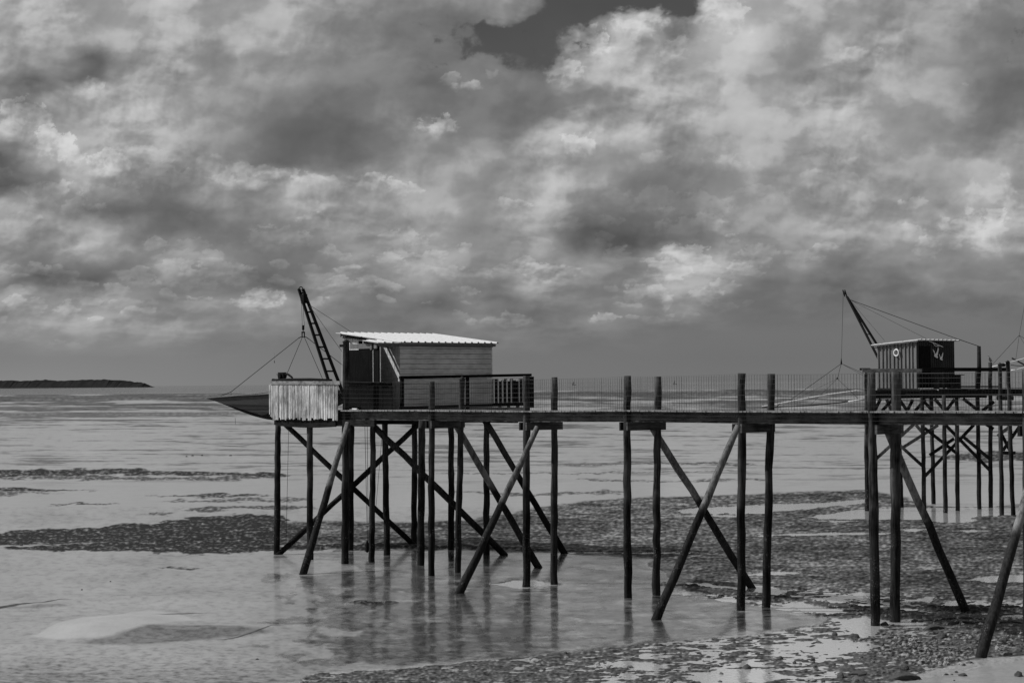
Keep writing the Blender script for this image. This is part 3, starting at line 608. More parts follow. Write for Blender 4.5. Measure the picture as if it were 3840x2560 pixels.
# ================================================================== near platform
pf = thing('platform', 'near timber platform on many crossed piles carrying the white-roofed hut', 'platform', (P0.x, P0.y, 0))
for k, (a, b_, c_) in enumerate(((1039,2080,1042),(1163,2100,1162),(1314,2065,1318),(1451,2083,1443),(1553,2042,1554),(1577,2122,1583),(1692,2064,1692),(1825,2082,1824))):
    mb, p_, q_ = pile_mb(a, b_, c_, 1575, .125 if k != 5 else .135, 200 + k, False, .7); mb.build('pile', M_pile, pf, True)
for k, (p, Dp, q_, Dq, r_) in enumerate((((1052,1575),76.6,(1573,2062),81.0,.11),((1037,2085),76.9,(1572,1588),81.0,.11),((1385,1580),73.3,(1896,2084),76.0,.125),((1816,1572),75.9,(2120,2080),76.4,.125))):
    pole_mb(at(*p, Dp), at(*q_, Dq), r_, r_ * 1.05, 300 + k).build('brace', M_pile, pf, True)
mb = MB()
for k in range(52):
    u = -5.5 + 7.0 * (k + .5) / 52; v_a = .05 if u > -4.8 else .8; mb.box(W(u, (v_a + 8.05) / 2, 5.972), U_ * .062, V_ * (8.05 - v_a) / 2, Z_ * .025)
mb.build('deck', M_deck, pf)
for v in (.15, 3.5, 7.1):
    mb = MB(); mb.bar(W(-4.85 if v < 1 else -5.5, v, 5.79), W(1.5, v, 5.79), .1, .31); mb.build('joist', M_beam, pf)
for v0 in (-.02, 3.35, 7.25):
    mb = MB(); mb.bar(W(-4.75 if v0 < 1 else -5.35, v0, 5.5), W(1.9 if v0 else 5.4, v0, 5.5), .12, .25); mb.build('girder', M_beam, pf)
for u in (-5.52, 1.52):
    mb = MB(); mb.bar(W(u, .1 if u > 0 else .9, 5.56), W(u, 7.6, 5.52), .1, .2); mb.bar(W(u, .1 if u > 0 else .9, 5.83), W(u, 8.0, 5.83), .07, .22); mb.build('edge_beam', M_beam, pf)
mb = MB()                                                          # bowed plank below the screen
for k in range(12):
    f = k / 12; g_ = (k + 1) / 12; s0 = .10 * math.sin(math.pi * f); s1 = .10 * math.sin(math.pi * g_)
    mb.bar(W(-4.5 + 4.0 * f, -.11, 5.45 - s0 * .6), W(-4.5 + 4.0 * g_, -.11, 5.45 - s1 * .6), .05, .20)
mb.build('lower_plank', M_beam, pf)

# picket screen
sc = thing('picket_screen', 'screen of bleached vertical battens at the seaward corner of the near platform', 'screen', W(-5.5, -.1, 5.7))
q = random.Random(5)
u = -4.86
mbp = []
while u < -.28:
    wd = q.choice((.085, .10, .115, .13)); z0 = 5.62 + q.uniform(-.05, .07) + (.06 if u < -4.8 else 0); lean = q.uniform(-.012, .012)
    mb = MB(); mb.box(W(u + wd / 2, -.20 + q.uniform(-.012, .012), (z0 + 7.02) / 2), U_ * (wd / 2 - q.uniform(.008, .018)) , V_ * .012, Z_ * (7.02 - z0) / 2 + U_ * lean)
    mb.build('batten', M_picket, sc); u += wd
mb = MB(); mb.bar(W(-4.80, -.235, 7.09), W(-.05, -.235, 7.06), .03, .14); mb.build('top_plank', M_fascia, sc)
for z in (6.7, 5.95):
    mb = MB(); mb.bar(W(-4.8, -.16, z), W(-.2, -.16, z), .05, .08); mb.build('rail', M_beam, sc)
mb = MB(); mb.tube([W(-5.12, .12, 7.20), W(-4.9, .12, 7.18), W(-4, .12, 7.20), W(-2.5, .12, 7.20), W(-1.1, .12, 7.15)], .065, 10); mb.build('handrail', M_iron, sc, True)
mb = MB(); mb.box(W(-4.87, -.19, 6.4), U_ * .03, V_ * .03, Z_ * .6); mb.build('corner_post', M_picket, sc)
# winch on the screen's handrail
wi = thing('winch', 'small black hand winch on the seaward end of the batten screen rail', 'winch', W(-4.6, .2, 7.2))
a0 = W(-4.62, .22, 7.28)
mb = MB(); mb.box(a0 + Z_ * .09, U_ * .19, V_ * .06, Z_ * .12); mb.box(a0 + Z_ * .215 + U_ * .02, U_ * .24, V_ * .05, Z_ * .015); mb.build('frame', M_iron, wi)
mb = MB(); mb.tube([a0 - V_ * .14 + Z_ * .08, a0 + V_ * .18 + Z_ * .08], .10, 14); mb.build('drum', M_iron, wi)
mb = MB(); mb.tube([a0 - U_ * .05 + Z_ * .14, a0 - U_ * .36 + Z_ * .145], .015, 6); mb.build('crank', M_iron, wi)
mb = MB(); mb.tube([a0 + U_ * .2 + Z_ * .17, a0 + U_ * .45 + Z_ * .14, a0 + U_ * .70 + Z_ * .03, a0 + U_ * .80 - Z_ * .08], [.035, .045, .04, .03], 8); mb.build('lever', M_iron, wi)

# ================================================================== near hut
hut = thing('fishing_hut', 'wooden fishing hut with white ribbed roof on the near platform', 'hut', W(-1.4, 4.7, 6.0))
UL, UR, VN, VF = -3.2, .47, 2.32, 7.19
def roofz(u): return 8.65 + (.65 - u) * .113
mb = MB()                                                          # horizontally boarded wall
nb = 13; z0, z1 = 6.0, 8.60
for k in range(nb):
    za = z0 + (z1 - z0) * k / nb; zb = z0 + (z1 - z0) * (k + 1) / nb
    mb.box(W(UR - .012, (VN + VF) / 2, (za + zb) / 2), V_ * (VF - VN) / 2, U_ * .010 , Z_ * ((zb - za) / 2 - .007) + U_ * .006)
sw = mb.build('side_wall', M_wall, hut); mb = MB(); mb.box(W(UR - .05, (VN + VF) / 2, (z0 + z1) / 2), V_ * ((VF - VN) / 2 - .03), U_ * .02, Z_ * (z1 - z0) / 2); mb.build('gap_backing', M_black, hut)  # black sheet added behind the boards to paint their gaps dark
mb = MB(); n = 24                                                  # vertically boarded front
for k in range(n):
    u = UL + (UR - .03 - UL) * (k + .5) / n; hw = (UR - .03 - UL) / n / 2 - .009; zt = roofz(u) - .08
    mb.box(W(u, VN + .01, (6 + zt) / 2), U_ * hw, V_ * .012, Z_ * (zt - 6) / 2)
mb.build('front_wall', M_wall, hut); mb = MB(); mb.box(W((UL + UR - .08) / 2, VN + .05, 7.25), U_ * ((UR - UL) / 2 - .08), V_ * .02, Z_ * 1.25); mb.build('gap_backing', M_black, hut)  # same black backing, darkens the gaps of the front boards
mb = MB(); mb.box(W(UL, (VN + VF) / 2, 7.45), V_ * ((VF - VN) / 2 - .03), U_ * .03, Z_ * 1.45); mb.box(W((UL + UR) / 2, VF, 7.25), U_ * ((UR - UL) / 2 - .06), V_ * .03, Z_ * 1.25); mb.build('back_wall', M_wall, hut)
def ribroof(name, u0, u1, v0, v1, dz, nrib, parent, material):
    mb = MB(); n = nrib; seg = []
    for k in range(n):
        va = v0 + (v1 - v0) * k / n; st = (v1 - v0) / n
        seg += [(va, 0), (va + st * .66, 0), (va + st * .74, .045), (va + st * .92, .045)]
    seg.append((v1, 0)); vs, fs = [], []
    for (v, e) in seg:
        for uu in (u0, u1):
            vs += [W(uu, v, roofz(uu) + dz + e), W(uu, v, roofz(uu) + dz + e - .018)]
    for i in range(len(seg) - 1):
        a = i * 4; c = a + 4
        fs += [(a, c, c + 2, a + 2), (a + 1, a + 3, c + 3, c + 1), (a, a + 1, c + 1, c), (a + 2, c + 2, c + 3, a + 3)]
    fs += [(0, 2, 3, 1), (len(vs) - 4, len(vs) - 3, len(vs) - 1, len(vs) - 2)]
    mb.add(vs, fs); return mb.build(name, material, parent)
rf = ribroof('roof', -3.5, .68, 2.12, 7.36, 0, 15, hut, M_roof)
ribroof('porch_roof', -.40, .70, 1.05, 2.30, -.03, 3, hut, M_roof)
mb = MB(); mb.box(W(UR + .035, (1.2 + VF) / 2, 8.56), V_ * (VF - 1.2) / 2, U_ * .02, Z_ * .07); mb.build('fascia', M_galv, hut)
mb = MB(); mb.tube([W(UR + .12, 1.15, 8.585), W(UR + .12, VF + .05, 8.56)], .055, 10); mb.build('gutter', M_galv, hut, True)
mb = MB(); mb.bar(W(-3.25, 2.2, roofz(-3.25) - .09), W(.55, 2.2, roofz(.55) - .09), .04, .12); mb.build('rake_board', M_black, hut)
for uu in (-2.9, -.45, .35):
    mb = MB(); mb.bar(W(uu, 1.2 if uu > -1 else 2.0, roofz(uu) - .12), W(uu, 2.4, roofz(uu) - .12), .07, .11); mb.build('rafter', M_fascia, hut)
dr = bpy.data.objects.new('door', None); COL.objects.link(dr); dr.location = W(-.5, 1.2, 6.0); dr.parent = hut; dr.location = Vector(dr.location) - Vector(hut.location)
mb = MB()
for j in range(10):
    x_ = -1.46 + 1.70 * (j + .5) / 10; mb.box(W(x_, 1.22, 7.20), U_ * .083, V_ * .02, Z_ * 1.16)
mb.build('panel', M_black, dr)
mb = MB(); mb.box(W(.40, 1.22, 7.20), U_ * .165, V_ * .035, Z_ * 1.17); mb.build('door_frame', M_black, hut)
mb = MB(); mb.box(W(.235, 1.17, 7.30), U_ * .007, V_ * .006, Z_ * 1.03); mb.build('gap_light_strip', M_white, hut)  # white strip stands in for light coming through the gap
mb = MB(); mb.box(W(-.78, 1.76, 7.36), V_ * .52, U_ * .02, Z_ * 1.36); mb.build('added_shade_boards', M_black, hut)  # hidden boards added to keep the sun off the front wall
mb = MB(); mb.box(W(-.62, 1.22, 8.50), U_ * .70, V_ * .02, Z_ * .10); mb.build('shading_lintel', M_wall2, hut)  # board over the panel, added to shade the front wall
mb = MB(); mb.box(W(.10, 1.19, 8.48), U_ * .05, V_ * .03, Z_ * .13); mb.box(W(.42, 1.16, 8.50), U_ * .09, V_ * .03, Z_ * .11); mb.build('bracket', M_fascia, hut)
# cross piece on the pointed post
mb = MB(); pt = at(1298, 1296, 72.5); mb.bar(pt - U_ * .20 - V_ * .15, pt + U_ * .20 - V_ * .15, .05, .10); mb.build('cross_piece', M_black, jet)
mb = MB(); mb.tube([at(1284, 1300, 72.5), at(1282, 1430, 72.5)], .012, 6); mb.build('lit_post_edge', M_white, jet)  # white tube painted as the sunlit edge of the post
# black board balustrade in front of the hut door
bd = thing('board_screen', 'low black board screen on the deck in front of the hut doors', 'screen', W(.3, .9, 6.0))
mb = MB()
for k in range(16):
    uu = -1.1 + 2.8 * (k + .5) / 16; mb.box(W(uu, .95, 6.54), U_ * .085, V_ * .012, Z_ * .52)
mb.build('boards', M_black, bd); mb = MB(); mb.bar(W(-1.12, .90, 7.05), W(1.72, .90, 7.05), .05, .07); mb.build('top_rail', M_black, bd)
# balustrade on the landward side
bl = thing('balustrade', 'dark railing with thin pale balusters right of the near hut', 'railing', W(1.5, 5, 6.0))
ra, rb_ = W(1.55, 1.45, 7.25), W(1.55, 8.35, 7.33)
mb = MB(); mb.bar(ra, rb_, .10, .11); mb.build('handrail', M_black, bl)
mb = MB(); mb.bar(ra - Z_ * 1.19, rb_ - Z_ * 1.19, .06, .12); mb.build('bottom_rail', M_black, bl)
mb = MB(); mb.bar(W(1.50, 6.0, 7.19), W(1.50, 8.3, 7.22), .03, .025); mb.build('pale_strip', M_white, bl)
for v, wdt in ((1.55, .06), (4.9, .05), (8.3, .11)):
    mb = MB(); mb.box(W(1.56, v, 6.62), U_ * wdt, V_ * wdt, Z_ * .64); mb.build('post', M_black, bl)
for v in (6.33, 6.57, 6.80, 7.04, 7.28, 7.72, 7.93, 8.12):
    mb = MB(); mb.box(W(1.53, v, 6.68), U_ * .028, V_ * .012, Z_ * .48); mb.build('baluster', M_white, bl)
mb = MB()
for k in range(14):
    uu = 1.4 - 2.6 * (k + .5) / 14; mb.box(W(uu, 8.32, 6.62 - .1 * (k % 3 == 0)), U_ * .092, V_ * .015, Z_ * (.56 if k % 4 else .5))
mb.build('rear_boards', M_black, bl)
# pale stick lying on the deck edge
mb = MB(); mb.bar(W(.3, .1, 6.05), W(.75, -.02, 6.05), .05, .05); tag(mb.build('plank_offcut', M_white), 'short white offcut lying on the footbridge deck below the hut doors', 'plank')

# ================================================================== lifting mast and net (near)
def rope(parent, pts, r=.012, name='rope', material=None):
    mb = MB(); mb.tube(pts, r, 5, False); return mb.build(name, material or M_rope, parent)
ms = thing('lifting_mast', 'black ladder-shaped lifting mast leaning seaward left of the near hut', 'mast', W(-5.53, 4, 6.0))
bA, bB = at(1262, 1520, 79.2), at(1304, 1520, 79.6); tA, tB = at(1121, 1084, 81.7), at(1136, 1084, 81.7)
for a, c in ((bA, tA), (bB, tB)):
    mb = MB(); mb.bar(a, c, .07, .13, up=V_); mb.build('leg', M_iron, ms)
for yy in (1099, 1172, 1215, 1259, 1304, 1348, 1394, 1440, 1486):
    f = (1520 - yy) / (1520 - 1084.0); mb = MB(); mb.bar(bA.lerp(tA, f), bB.lerp(tB, f), .05, .07); mb.build('rung', M_iron, ms)
mb = MB(); n = 8; mb.tube([tA.lerp(tB, .5) + (tA - tB) * .5 * math.cos(math.pi * k / n) + Z_ * .10 * math.sin(math.pi * k / n) for k in range(n + 1)], .02, 6, False); mb.build('top_hoop', M_iron, ms)
pc = at(1138, 1122, 81.5)
mb = MB(); mb.tube([pc - V_ * .06, pc + V_ * .06], .15, 14); mb.box(pc + U_ * .05 + Z_ * .02, U_ * .10, V_ * .1, Z_ * .20); mb.tube([pc + U_ * .12 - Z_ * .1, pc + U_ * .34 - Z_ * .02, pc + U_ * .42 - Z_ * .12], .018, 5); mb.build('pulley', M_iron, ms)
for (p, q_, Dq) in (((1160,1143),(1335,1256),77.5),((1160,1145),(1288,1326),74.5)):
    rope(ms, [at(*p, 81.4), at(*q_, Dq)], .010, 'guy_rope')
nt = thing('lift_net', 'dark square lift net hung on four ropes beside the batten screen', 'net', at(1137, 1443, 81.6))
blk = at(1137, 1232, 81.6)
for o_ in (-.03, .04):
    rope(nt, [at(1133 + o_ * 70, 1132, 81.6), blk + Vector((o_ * 1.3, 0, .1))], .009)
mb = MB(); mb.tube([blk + Z_ * .15, blk + Z_ * .12, blk - Z_ * .04, blk - Z_ * .07], [.04, .055, .055, .03], 10); s2 = blk - Z_ * .16
mb.box(s2, Vector((.075, 0, 0)), Vector((0, .04, 0)), Z_ * .03); mb.tube([s2 + Vector((-.05, 0, 0)), s2 + Vector((-.05, 0, -.22))], .028, 6); mb.tube([s2 + Vector((.05, 0, 0)), s2 + Vector((.05, 0, -.22))], .028, 6)
mb.tube([blk, s2], .015, 5); mb.build('pulley_block', M_iron, nt)
sp = s2 - Z_ * .22; mb = MB(); mb.tube([sp + Vector((-.20, 0, -.03)), sp + Vector((-.12, 0, .01)), sp + Vector((.12, 0, .01)), sp + Vector((.24, 0, -.07))], .018, 6); mb.build('spreader', M_iron, nt)
CL = at(773, 1491, 81.8); CN = at(1052, 1463, 78.0); CF = at(1228, 1462, 85.0); CR = at(1400, 1458, 81.5)
mid = at(866, 1469, 81.3)
rope(nt, [sp + Vector((-.20, 0, -.03)), mid, at(825, 1485, 81.5)], .014); rope(nt, [mid, at(867, 1481, 81.2)], .01)
rope(nt, [sp + Vector((-.05, 0, -.02)), CN + Z_ * .05], .012); rope(nt, [sp + Vector((.06, 0, -.02)), CF], .012); rope(nt, [sp + Vector((.24, 0, -.07)), CR], .014)
for a, c in ((CL, CN), (CL, CF), (CN, CR), (CF, CR)):
    mb = MB(); k_ = (a + c) / 2 - Z_ * .05; mb.tube([a, a.lerp(k_, .6), k_.lerp(c, .4), c], [.015, .03, .03, .02], 6); mb.build('frame_bar', M_galv, nt)
mb = MB(); n = 16; vs = []
for i in range(n + 1):
    for j in range(n + 1):
        a, b_ = i / n, j / n
        p = CL * (1 - a) * (1 - b_) + CN * a * (1 - b_) + CF * (1 - a) * b_ + CR * a * b_
        s_ = 1.15 * (a * (1 - a) * 4) ** 1.0 * (b_ * (1 - b_) * 4) ** .8 * .75 + 1.25 * a * (1 - b_) * (1 - b_ * .3) * min(1, (1 - a) * 3 + .35)
        vs.append(p - Z_ * (s_ + .03))
fs = [(i*(n+1)+j, i*(n+1)+j+1, (i+1)*(n+1)+j+1, (i+1)*(n+1)+j) for i in range(n) for j in range(n)]
mb.add(vs, fs); mb.build('netting', M_net, nt, True)
fl = thing('hanging_float', 'tiny dark float hanging in the air above the near lift net', 'float', at(1029, 1356, 81))
c_ = at(1029, 1356, 81); mb = MB(); mb.tube([c_ + Z_ * .05, c_ + Z_ * .03, c_ - Z_ * .04, c_ - Z_ * .055], [.008, .013, .016, .006], 8); mb.build('body', M_iron, fl, True); rope(fl, [c_ + Z_ * .05, at(1029, 1322, 81)], .002, 'line')
# ropes that hang below the platform
hr = thing('hanging_tackle', 'pair of ropes with a black pulley block hanging under the near platform', 'tackle', at(1374, 1590, 75.5))
for a in ((1368, 1378), (1377, 1381)): rope(hr, [at(a[0], 1585, 75.5), at(a[1], 2040, 75.5)], .010)
c_ = at(1377, 2050, 75.5); mb = MB(); mb.tube([c_ + Z_ * .25, c_ + Z_ * .12, c_ - Z_ * .15, c_ - Z_ * .22], [.03, .08, .08, .03], 8); mb.build('pulley_block', M_iron, hr)
mb = MB(); mb.tube([gnd(1072, 2062), at(1083, 1590, 77)], .008, 4, False); tag(mb.build('rope', M_rope), 'single thin rope hanging just right of the seaward platform pile', 'rope', 'single ropes hanging under the near platform')
mb = MB(); mb.tube([at(1410, 1900, 76), at(1436, 1590, 76)], .008, 4, False); tag(mb.build('rope', M_rope), 'single thin rope slanting between two piles under the near hut', 'rope', 'single ropes hanging under the near platform')

# ================================================================== second fishing hut, on the right
DD = 101.0
p2 = thing('platform', 'farther timber platform with lattice bracing at the right, under the battened hut', 'platform', gnd(3500, 1913))
def c2(x, y): return x / 3.564 + 3200, y / 3.564 + 1520
def c3(x, y): return x / 2.614 + 3040, y / 2.614 + 1040
for k, (a, b_, c_, d_) in enumerate(((3252,1915,3249,1402),(3380,1902,3368,1470),(3466,1914,3458,1470),(3501,1891,3492,1480),(3546,1922,3540,1480),(3591,1914,3587,1480),(3673,1908,3664,1386),(3715,1902,3713,1358),(3757,1931,3749,1368),(3799,1933,3779,1360))):
    mb, p_, q_ = pile_mb(a, b_, c_, d_, .112 if k else .13, 400 + k, k >= 8, .7); mb.build('pile', M_pile, p2, True)
lat = [((295,720),(810,250)),((655,565),(1130,262)),((606,515),(945,825)),((840,262),(945,385)),((950,300),(1375,632)),((1235,262),(1825,865)),((1610,258),(955,945)),((1020,662),(1345,442)),((1450,400),(1815,705)),((1930,405),(2110,268)),((2235,258),(2000,600)),((1985,390),(2095,605)),((1990,632),(2162,632)),((1780,255),(1870,310))]
lat2 = [((632,1300),(684,1192)),((700,1305),(800,1200)),((790,1300),(745,1195)),((866,1192),(945,1303)),((950,1300),(1000,1198)),((1025,1305),(1125,1195)),((1215,1190),(1315,1303)),((1330,1303),(1410,1195)),((1495,1188),(1645,1305)),((1685,1305),(1795,1218)),((1110,1215),(1180,1290))]
mb = MB(); mb.tube([at(3667, 1460, 100.8), at(3672, 1380, 100.8), at(3671, 1298, 100.9)], [.13, .115, .10], 8); mb.build('tall_post', M_beam, p2, True)
for k, (a, c) in enumerate(lat):
    D_ = DD + (k % 4 - 1.5) * .8; mb = MB(); mb.bar(at(*c2(*a), D_), at(*c2(*c), D_ + .4), .07, .17, up=Vector((0, 1, 0)).cross(at(*c2(*c), D_) - at(*c2(*a), D_))); mb.build('brace', M_brace if k in (0, 1, 2, 3, 9) else M_beam, p2)
for k, (a, c) in enumerate(lat2):
    D_ = DD + (k % 3 - 1) * .9; mb = MB(); mb.bar(at(*c3(*a), D_), at(*c3(*c), D_ + .3), .07, .17, up=Vector((0, 1, 0)).cross(at(*c3(*c), D_) - at(*c3(*a), D_))); mb.build('brace', M_beam, p2)
# deck of the second platform: measured along U_ and V_ from its near hut corner
Q0 = at(3440, 1457, 101.0); Q0.z = 6.52
def W2(u, v, z): return Vector((Q0.x, Q0.y, 0)) + U_ * u + V_ * v + Z_ * z
mb = MB()
for k in range(34):
    u = -2.9 + 3.6 * (k + .5) / 34; mb.box(W2(u, 1.9, 6.49), U_ * .049, V_ * 2.6, Z_ * .025)
mb.build('deck', M_deck, p2)
for v in (-.5, 1.8, 4.2):
    mb = MB(); mb.bar(W2(-2.95, v, 6.33), W2(.7, v, 6.33), .1, .26); mb.build('joist', M_beam, p2)
for u in (-2.8, -1.2, .75):
    mb = MB(); mb.bar(W2(u, -.7, 6.10), W2(u, 4.5, 6.10), .12, .2); mb.build('girder', M_beam, p2)
mb = MB(); mb.bar(at(3258, 1474, 99.0), at(3700, 1481, 99.2), .1, .30); mb.build('edge_beam', M_beam, p2)
mb = MB(); mb.bar(at(3290, 1460, 99.3), at(3450, 1462, 99.3), .05, .16); mb.build('edge_board', M_wbeam, p2)
mb = MB(); mb.bar(at(3270, 1487, 100.4), at(3600, 1489, 100.6), .1, .12); mb.build('ledger', M_beam, p2)
mb = MB(); mb.bar(at(3233, 1389, 99.4), at(3457, 1389, 99.4), .05, .20); mb.build('lit_rail', M_fascia, p2)  # paler wood paints the sunlit stretch of the rail
mb = MB(); mb.bar(at(3225, 1384, 100.0), at(3262, 1384, 99.6), .08, .13); mb.build('rail_end', M_beam, p2)
mb = MB(); mb.bar(at(3458, 1385, 100.6), at(3777, 1385, 100.4), .08, .20); mb.build('dark_rail', M_beam, p2)
for (a, y0, y1) in ((3248,1395,1465),(3540,1395,1470)):
    mb = MB(); mb.bar(at(a, y0, 99.6), at(a, y1, 99.6), .11, .11, up=(0, 1, 0)); mb.build('rail_post', M_beam, p2)
# footbridge of the second platform
j2 = thing('footbridge', 'farther footbridge deck running off the right edge behind the near one', 'footbridge', at(3760, 1480, 99.5))
mb = MB(); mb.bar(at(3520, 1469, 99.6), at(4100, 1472, 99.0), .1, .34); mb.build('deck_beam', M_beam, j2)
mb = MB(); mb.bar(at(3520, 1461, 100.3), at(4100, 1462, 99.6), 1.2, .06); mb.build('deck', M_deck, j2)
mb = MB(); mb.tube([at(3738, 1492, 99.0), at(3800, 1492, 99.0)], .12, 8); mb.build('cap_log', M_beam, j2)
mb = MB(); mb.bar(at(3572, 1449, 100.2), at(3752, 1449, 100.2), .06, .08); mb.build('step', M_beam, j2)
mb = MB(); mb.bar(at(3630, 1460, 99.4), at(3667, 1460, 99.4), .05, .03); mb.bar(at(3682, 1460, 99.4), at(3735, 1462, 99.4), .05, .025); mb.build('pale_edge', M_fascia, j2)
# hut 2
h2 = thing('fishing_hut', 'dark battened fishing hut with two white gull cut-outs, at the far right', 'hut', W2(-1.3, 1.6, 6.5))
def r2z(u): return 9.17 + u * .07
mb = MB(); n = 19
mb.box(W2(-1.31, .03, 7.78), U_ * 1.31, V_ * .02, Z_ * 1.24); 
mb.build('front_wall', M_wall2, h2)
mb = MB()
for k in range(11):
    u = -2.56 + 2.5 * k / 10; zt = r2z(u) - .04; mb.box(W2(u + (.03 if k % 3 else 0), -.02, (6.55 + zt) / 2), U_ * .03, V_ * .035, Z_ * (zt - 6.55) / 2)
mb.build('batten_row', M_wall2, h2)
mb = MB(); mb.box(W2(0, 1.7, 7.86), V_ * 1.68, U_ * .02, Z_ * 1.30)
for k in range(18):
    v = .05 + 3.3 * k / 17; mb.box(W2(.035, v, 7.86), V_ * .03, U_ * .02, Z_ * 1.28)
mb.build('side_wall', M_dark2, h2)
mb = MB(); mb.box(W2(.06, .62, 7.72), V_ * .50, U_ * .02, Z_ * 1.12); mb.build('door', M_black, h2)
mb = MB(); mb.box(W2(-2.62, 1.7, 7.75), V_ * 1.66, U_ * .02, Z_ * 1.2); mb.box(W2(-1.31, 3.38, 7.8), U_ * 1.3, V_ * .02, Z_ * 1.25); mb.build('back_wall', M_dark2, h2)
mb = MB(); vs, fs = [], []; seg = []
n = 10
for k in range(n): va = -.22 + 3.9 * k / n; seg += [(va, 0), (va + .27, 0), (va + .30, .035), (va + .36, .035)]
seg.append((3.68, 0))
for v, e in seg:
    for uu in (-2.9, .22): vs += [W2(uu, v, r2z(uu) + e), W2(uu, v, r2z(uu) + e - .05)]
for i in range(len(seg) - 1):
    a = i * 4; c = a + 4; fs += [(a, c, c + 2, a + 2), (a + 1, a + 3, c + 3, c + 1), (a, a + 1, c + 1, c), (a + 2, c + 2, c + 3, a + 3)]
fs += [(0, 2, 3, 1), (len(vs) - 4, len(vs) - 3, len(vs) - 1, len(vs) - 2)]; mb.add(vs, fs); mb.build('roof', M_roof, h2)
mb = MB(); mb.bar(W2(-2.85, -.18, r2z(-2.85) - .08), W2(.2, -.18, r2z(.2) - .08), .03, .06); mb.build('rake_board', M_fascia, h2)
def gull_cut(cx, cy, s, name='gull_cutout'):
    o0 = at(cx, cy, 102); out = [(-14,-22),(-9,-17),(-3,-4),(3,-8),(12,-30),(13,-20),(9,-5),(6,4),(10,7),(9,11),(2,10),(-6,6),(-9,1),(-5,1),(-8,-8)]
    rel = Vector((o0.x, o0.y, 0)) - Vector((Q0.x, Q0.y, 0)); v = rel.dot(V_)
    u_at = .085
    pts = []
    for (x, y) in out: pts.append((v + x * s * 102 / F / .744, o0.z - y * s * 102 / F))
    mb = MB(); n = len(pts); mb.add([W2(u_at, a, z) for a, z in pts] + [W2(u_at + .02, a, z) for a, z in pts], [tuple(range(n))[::-1], tuple(range(n, 2 * n))] + [(i, (i + 1) % n, n + (i + 1) % n, n + i) for i in range(n)])
    return mb.build(name, M_white, h2)
gull_cut(3509, 1331, 1.0); gull_cut(3553, 1342, .74)
mb = MB(); mb.tube([W2(.09, 1.35, 9.02), W2(.12, 1.42, 8.90), W2(.10, 1.6, 8.84), W2(.10, 2.0, 8.86)], .018, 5); mb.tube([W2(.12, .95, 9.12), W2(.14, 2.2, 8.80)], .02, 5); mb.build('rope_end', M_white, h2)
lb = thing('lifebuoy', 'white lifebuoy ring hanging on the battened wall of the far hut', 'lifebuoy', at(3357, 1322, 101.6))
c_ = Vector((Q0.x, Q0.y, 0)) + U_ * ((at(3357, 1322, 101.8) - Q0).dot(U_)) - V_ * .12; c_.z = at(3357, 1322, 101.8).z; mb = MB(); n, s_ = 28, 8; Rr, rr = .155, .035; vs = []
for i in range(n):
    a = 2 * math.pi * i / n
    for j in range(s_):
        b_ = 2 * math.pi * j / s_; rd = Rr + rr * math.cos(b_); vs.append(c_ + U_ * rd * 1.0 * math.cos(a) + Z_ * rd * 1.15 * math.sin(a) + V_ * rr * math.sin(b_))
mb.add(vs, [(i*s_+j, i*s_+(j+1) % s_, ((i+1) % n)*s_+(j+1) % s_, ((i+1) % n)*s_+j) for i in range(n) for j in range(s_)]); mb.build('ring', M_white, lb, True)
bx = thing('crate', 'dark box standing on the far platform right of the battened hut', 'crate', W2(.5, 3.2, 6.52))
cb = at(3582, 1435, 101.5); mb = MB(); mb.box(Vector((cb.x, cb.y, 6.88)), U_ * .22, V_ * .22, Z_ * .36); mb.build('box', M_beam, bx); mb = MB(); mb.box(Vector((cb.x + .08, cb.y, 7.26)), U_ * .25, V_ * .36, Z_ * .02); mb.build('lid', M_beam, bx)
bx = thing('bench', 'low dark bench against the side wall of the far hut', 'bench', W2(.5, 2.0, 6.52))
mb = MB(); mb.box(W2(.35, 1.9, 7.0), U_ * .2, V_ * .75, Z_ * .03); mb.build('seat', M_dark2, bx)
for v in (1.25, 2.5):
    mb = MB(); mb.box(W2(.35, v, 6.75), U_ * .17, V_ * .04, Z_ * .22); mb.build('leg', M_dark2, bx)
# mast 2
m2 = thing('lifting_mast', 'black lifting mast leaning left above the battened far hut', 'mast', at(3300, 1450, 104))
tp = at(3176, 1112, 105.5)
for q_, w_ in (((3308, 1372), 103.0), ((3322, 1345), 104.6)):
    mb = MB(); mb.bar(tp, at(*q_, w_), .10, .10, up=V_); mb.build('leg', M_iron, m2)
for (a, c) in (((3222,1206),(3233,1206)),((3250,1253),(3264,1253)),((3280,1303),(3296,1303))):
    mb = MB(); mb.bar(at(*a, 104.2), at(*c, 104.6), .04, .05); mb.build('rung', M_iron, m2)
for d_ in (-.055, .055):
    mb = MB(); a_ = at(3164, 1087, 105.6) + Vector((d_, 0, 0)); mb.bar(a_, at(3172, 1112, 105.5) + Vector((d_, 0, 0)), .05, .05, up=V_); mb.build('head_cheek', M_iron, m2)
mb = MB(); k_ = at(3168, 1099, 105.5); mb.tube([k_ - V_ * .04, k_ + V_ * .04], .085, 12); mb.build('sheave', M_iron, m2)
for (p, q_, Dq, r_) in (((3183,1122),(3592,1271),101.5,.018),((3592,1271),(3671,1298),101.2,.020),((3183,1122),(3475,1270),101.0,.009),((3175,1110),(3318,1278),102.5,.008)):
    rope(m2, [at(*p, 105.4 if p[0] < 3400 else 101.5), at(*q_, Dq)], r_, 'guy_rope')
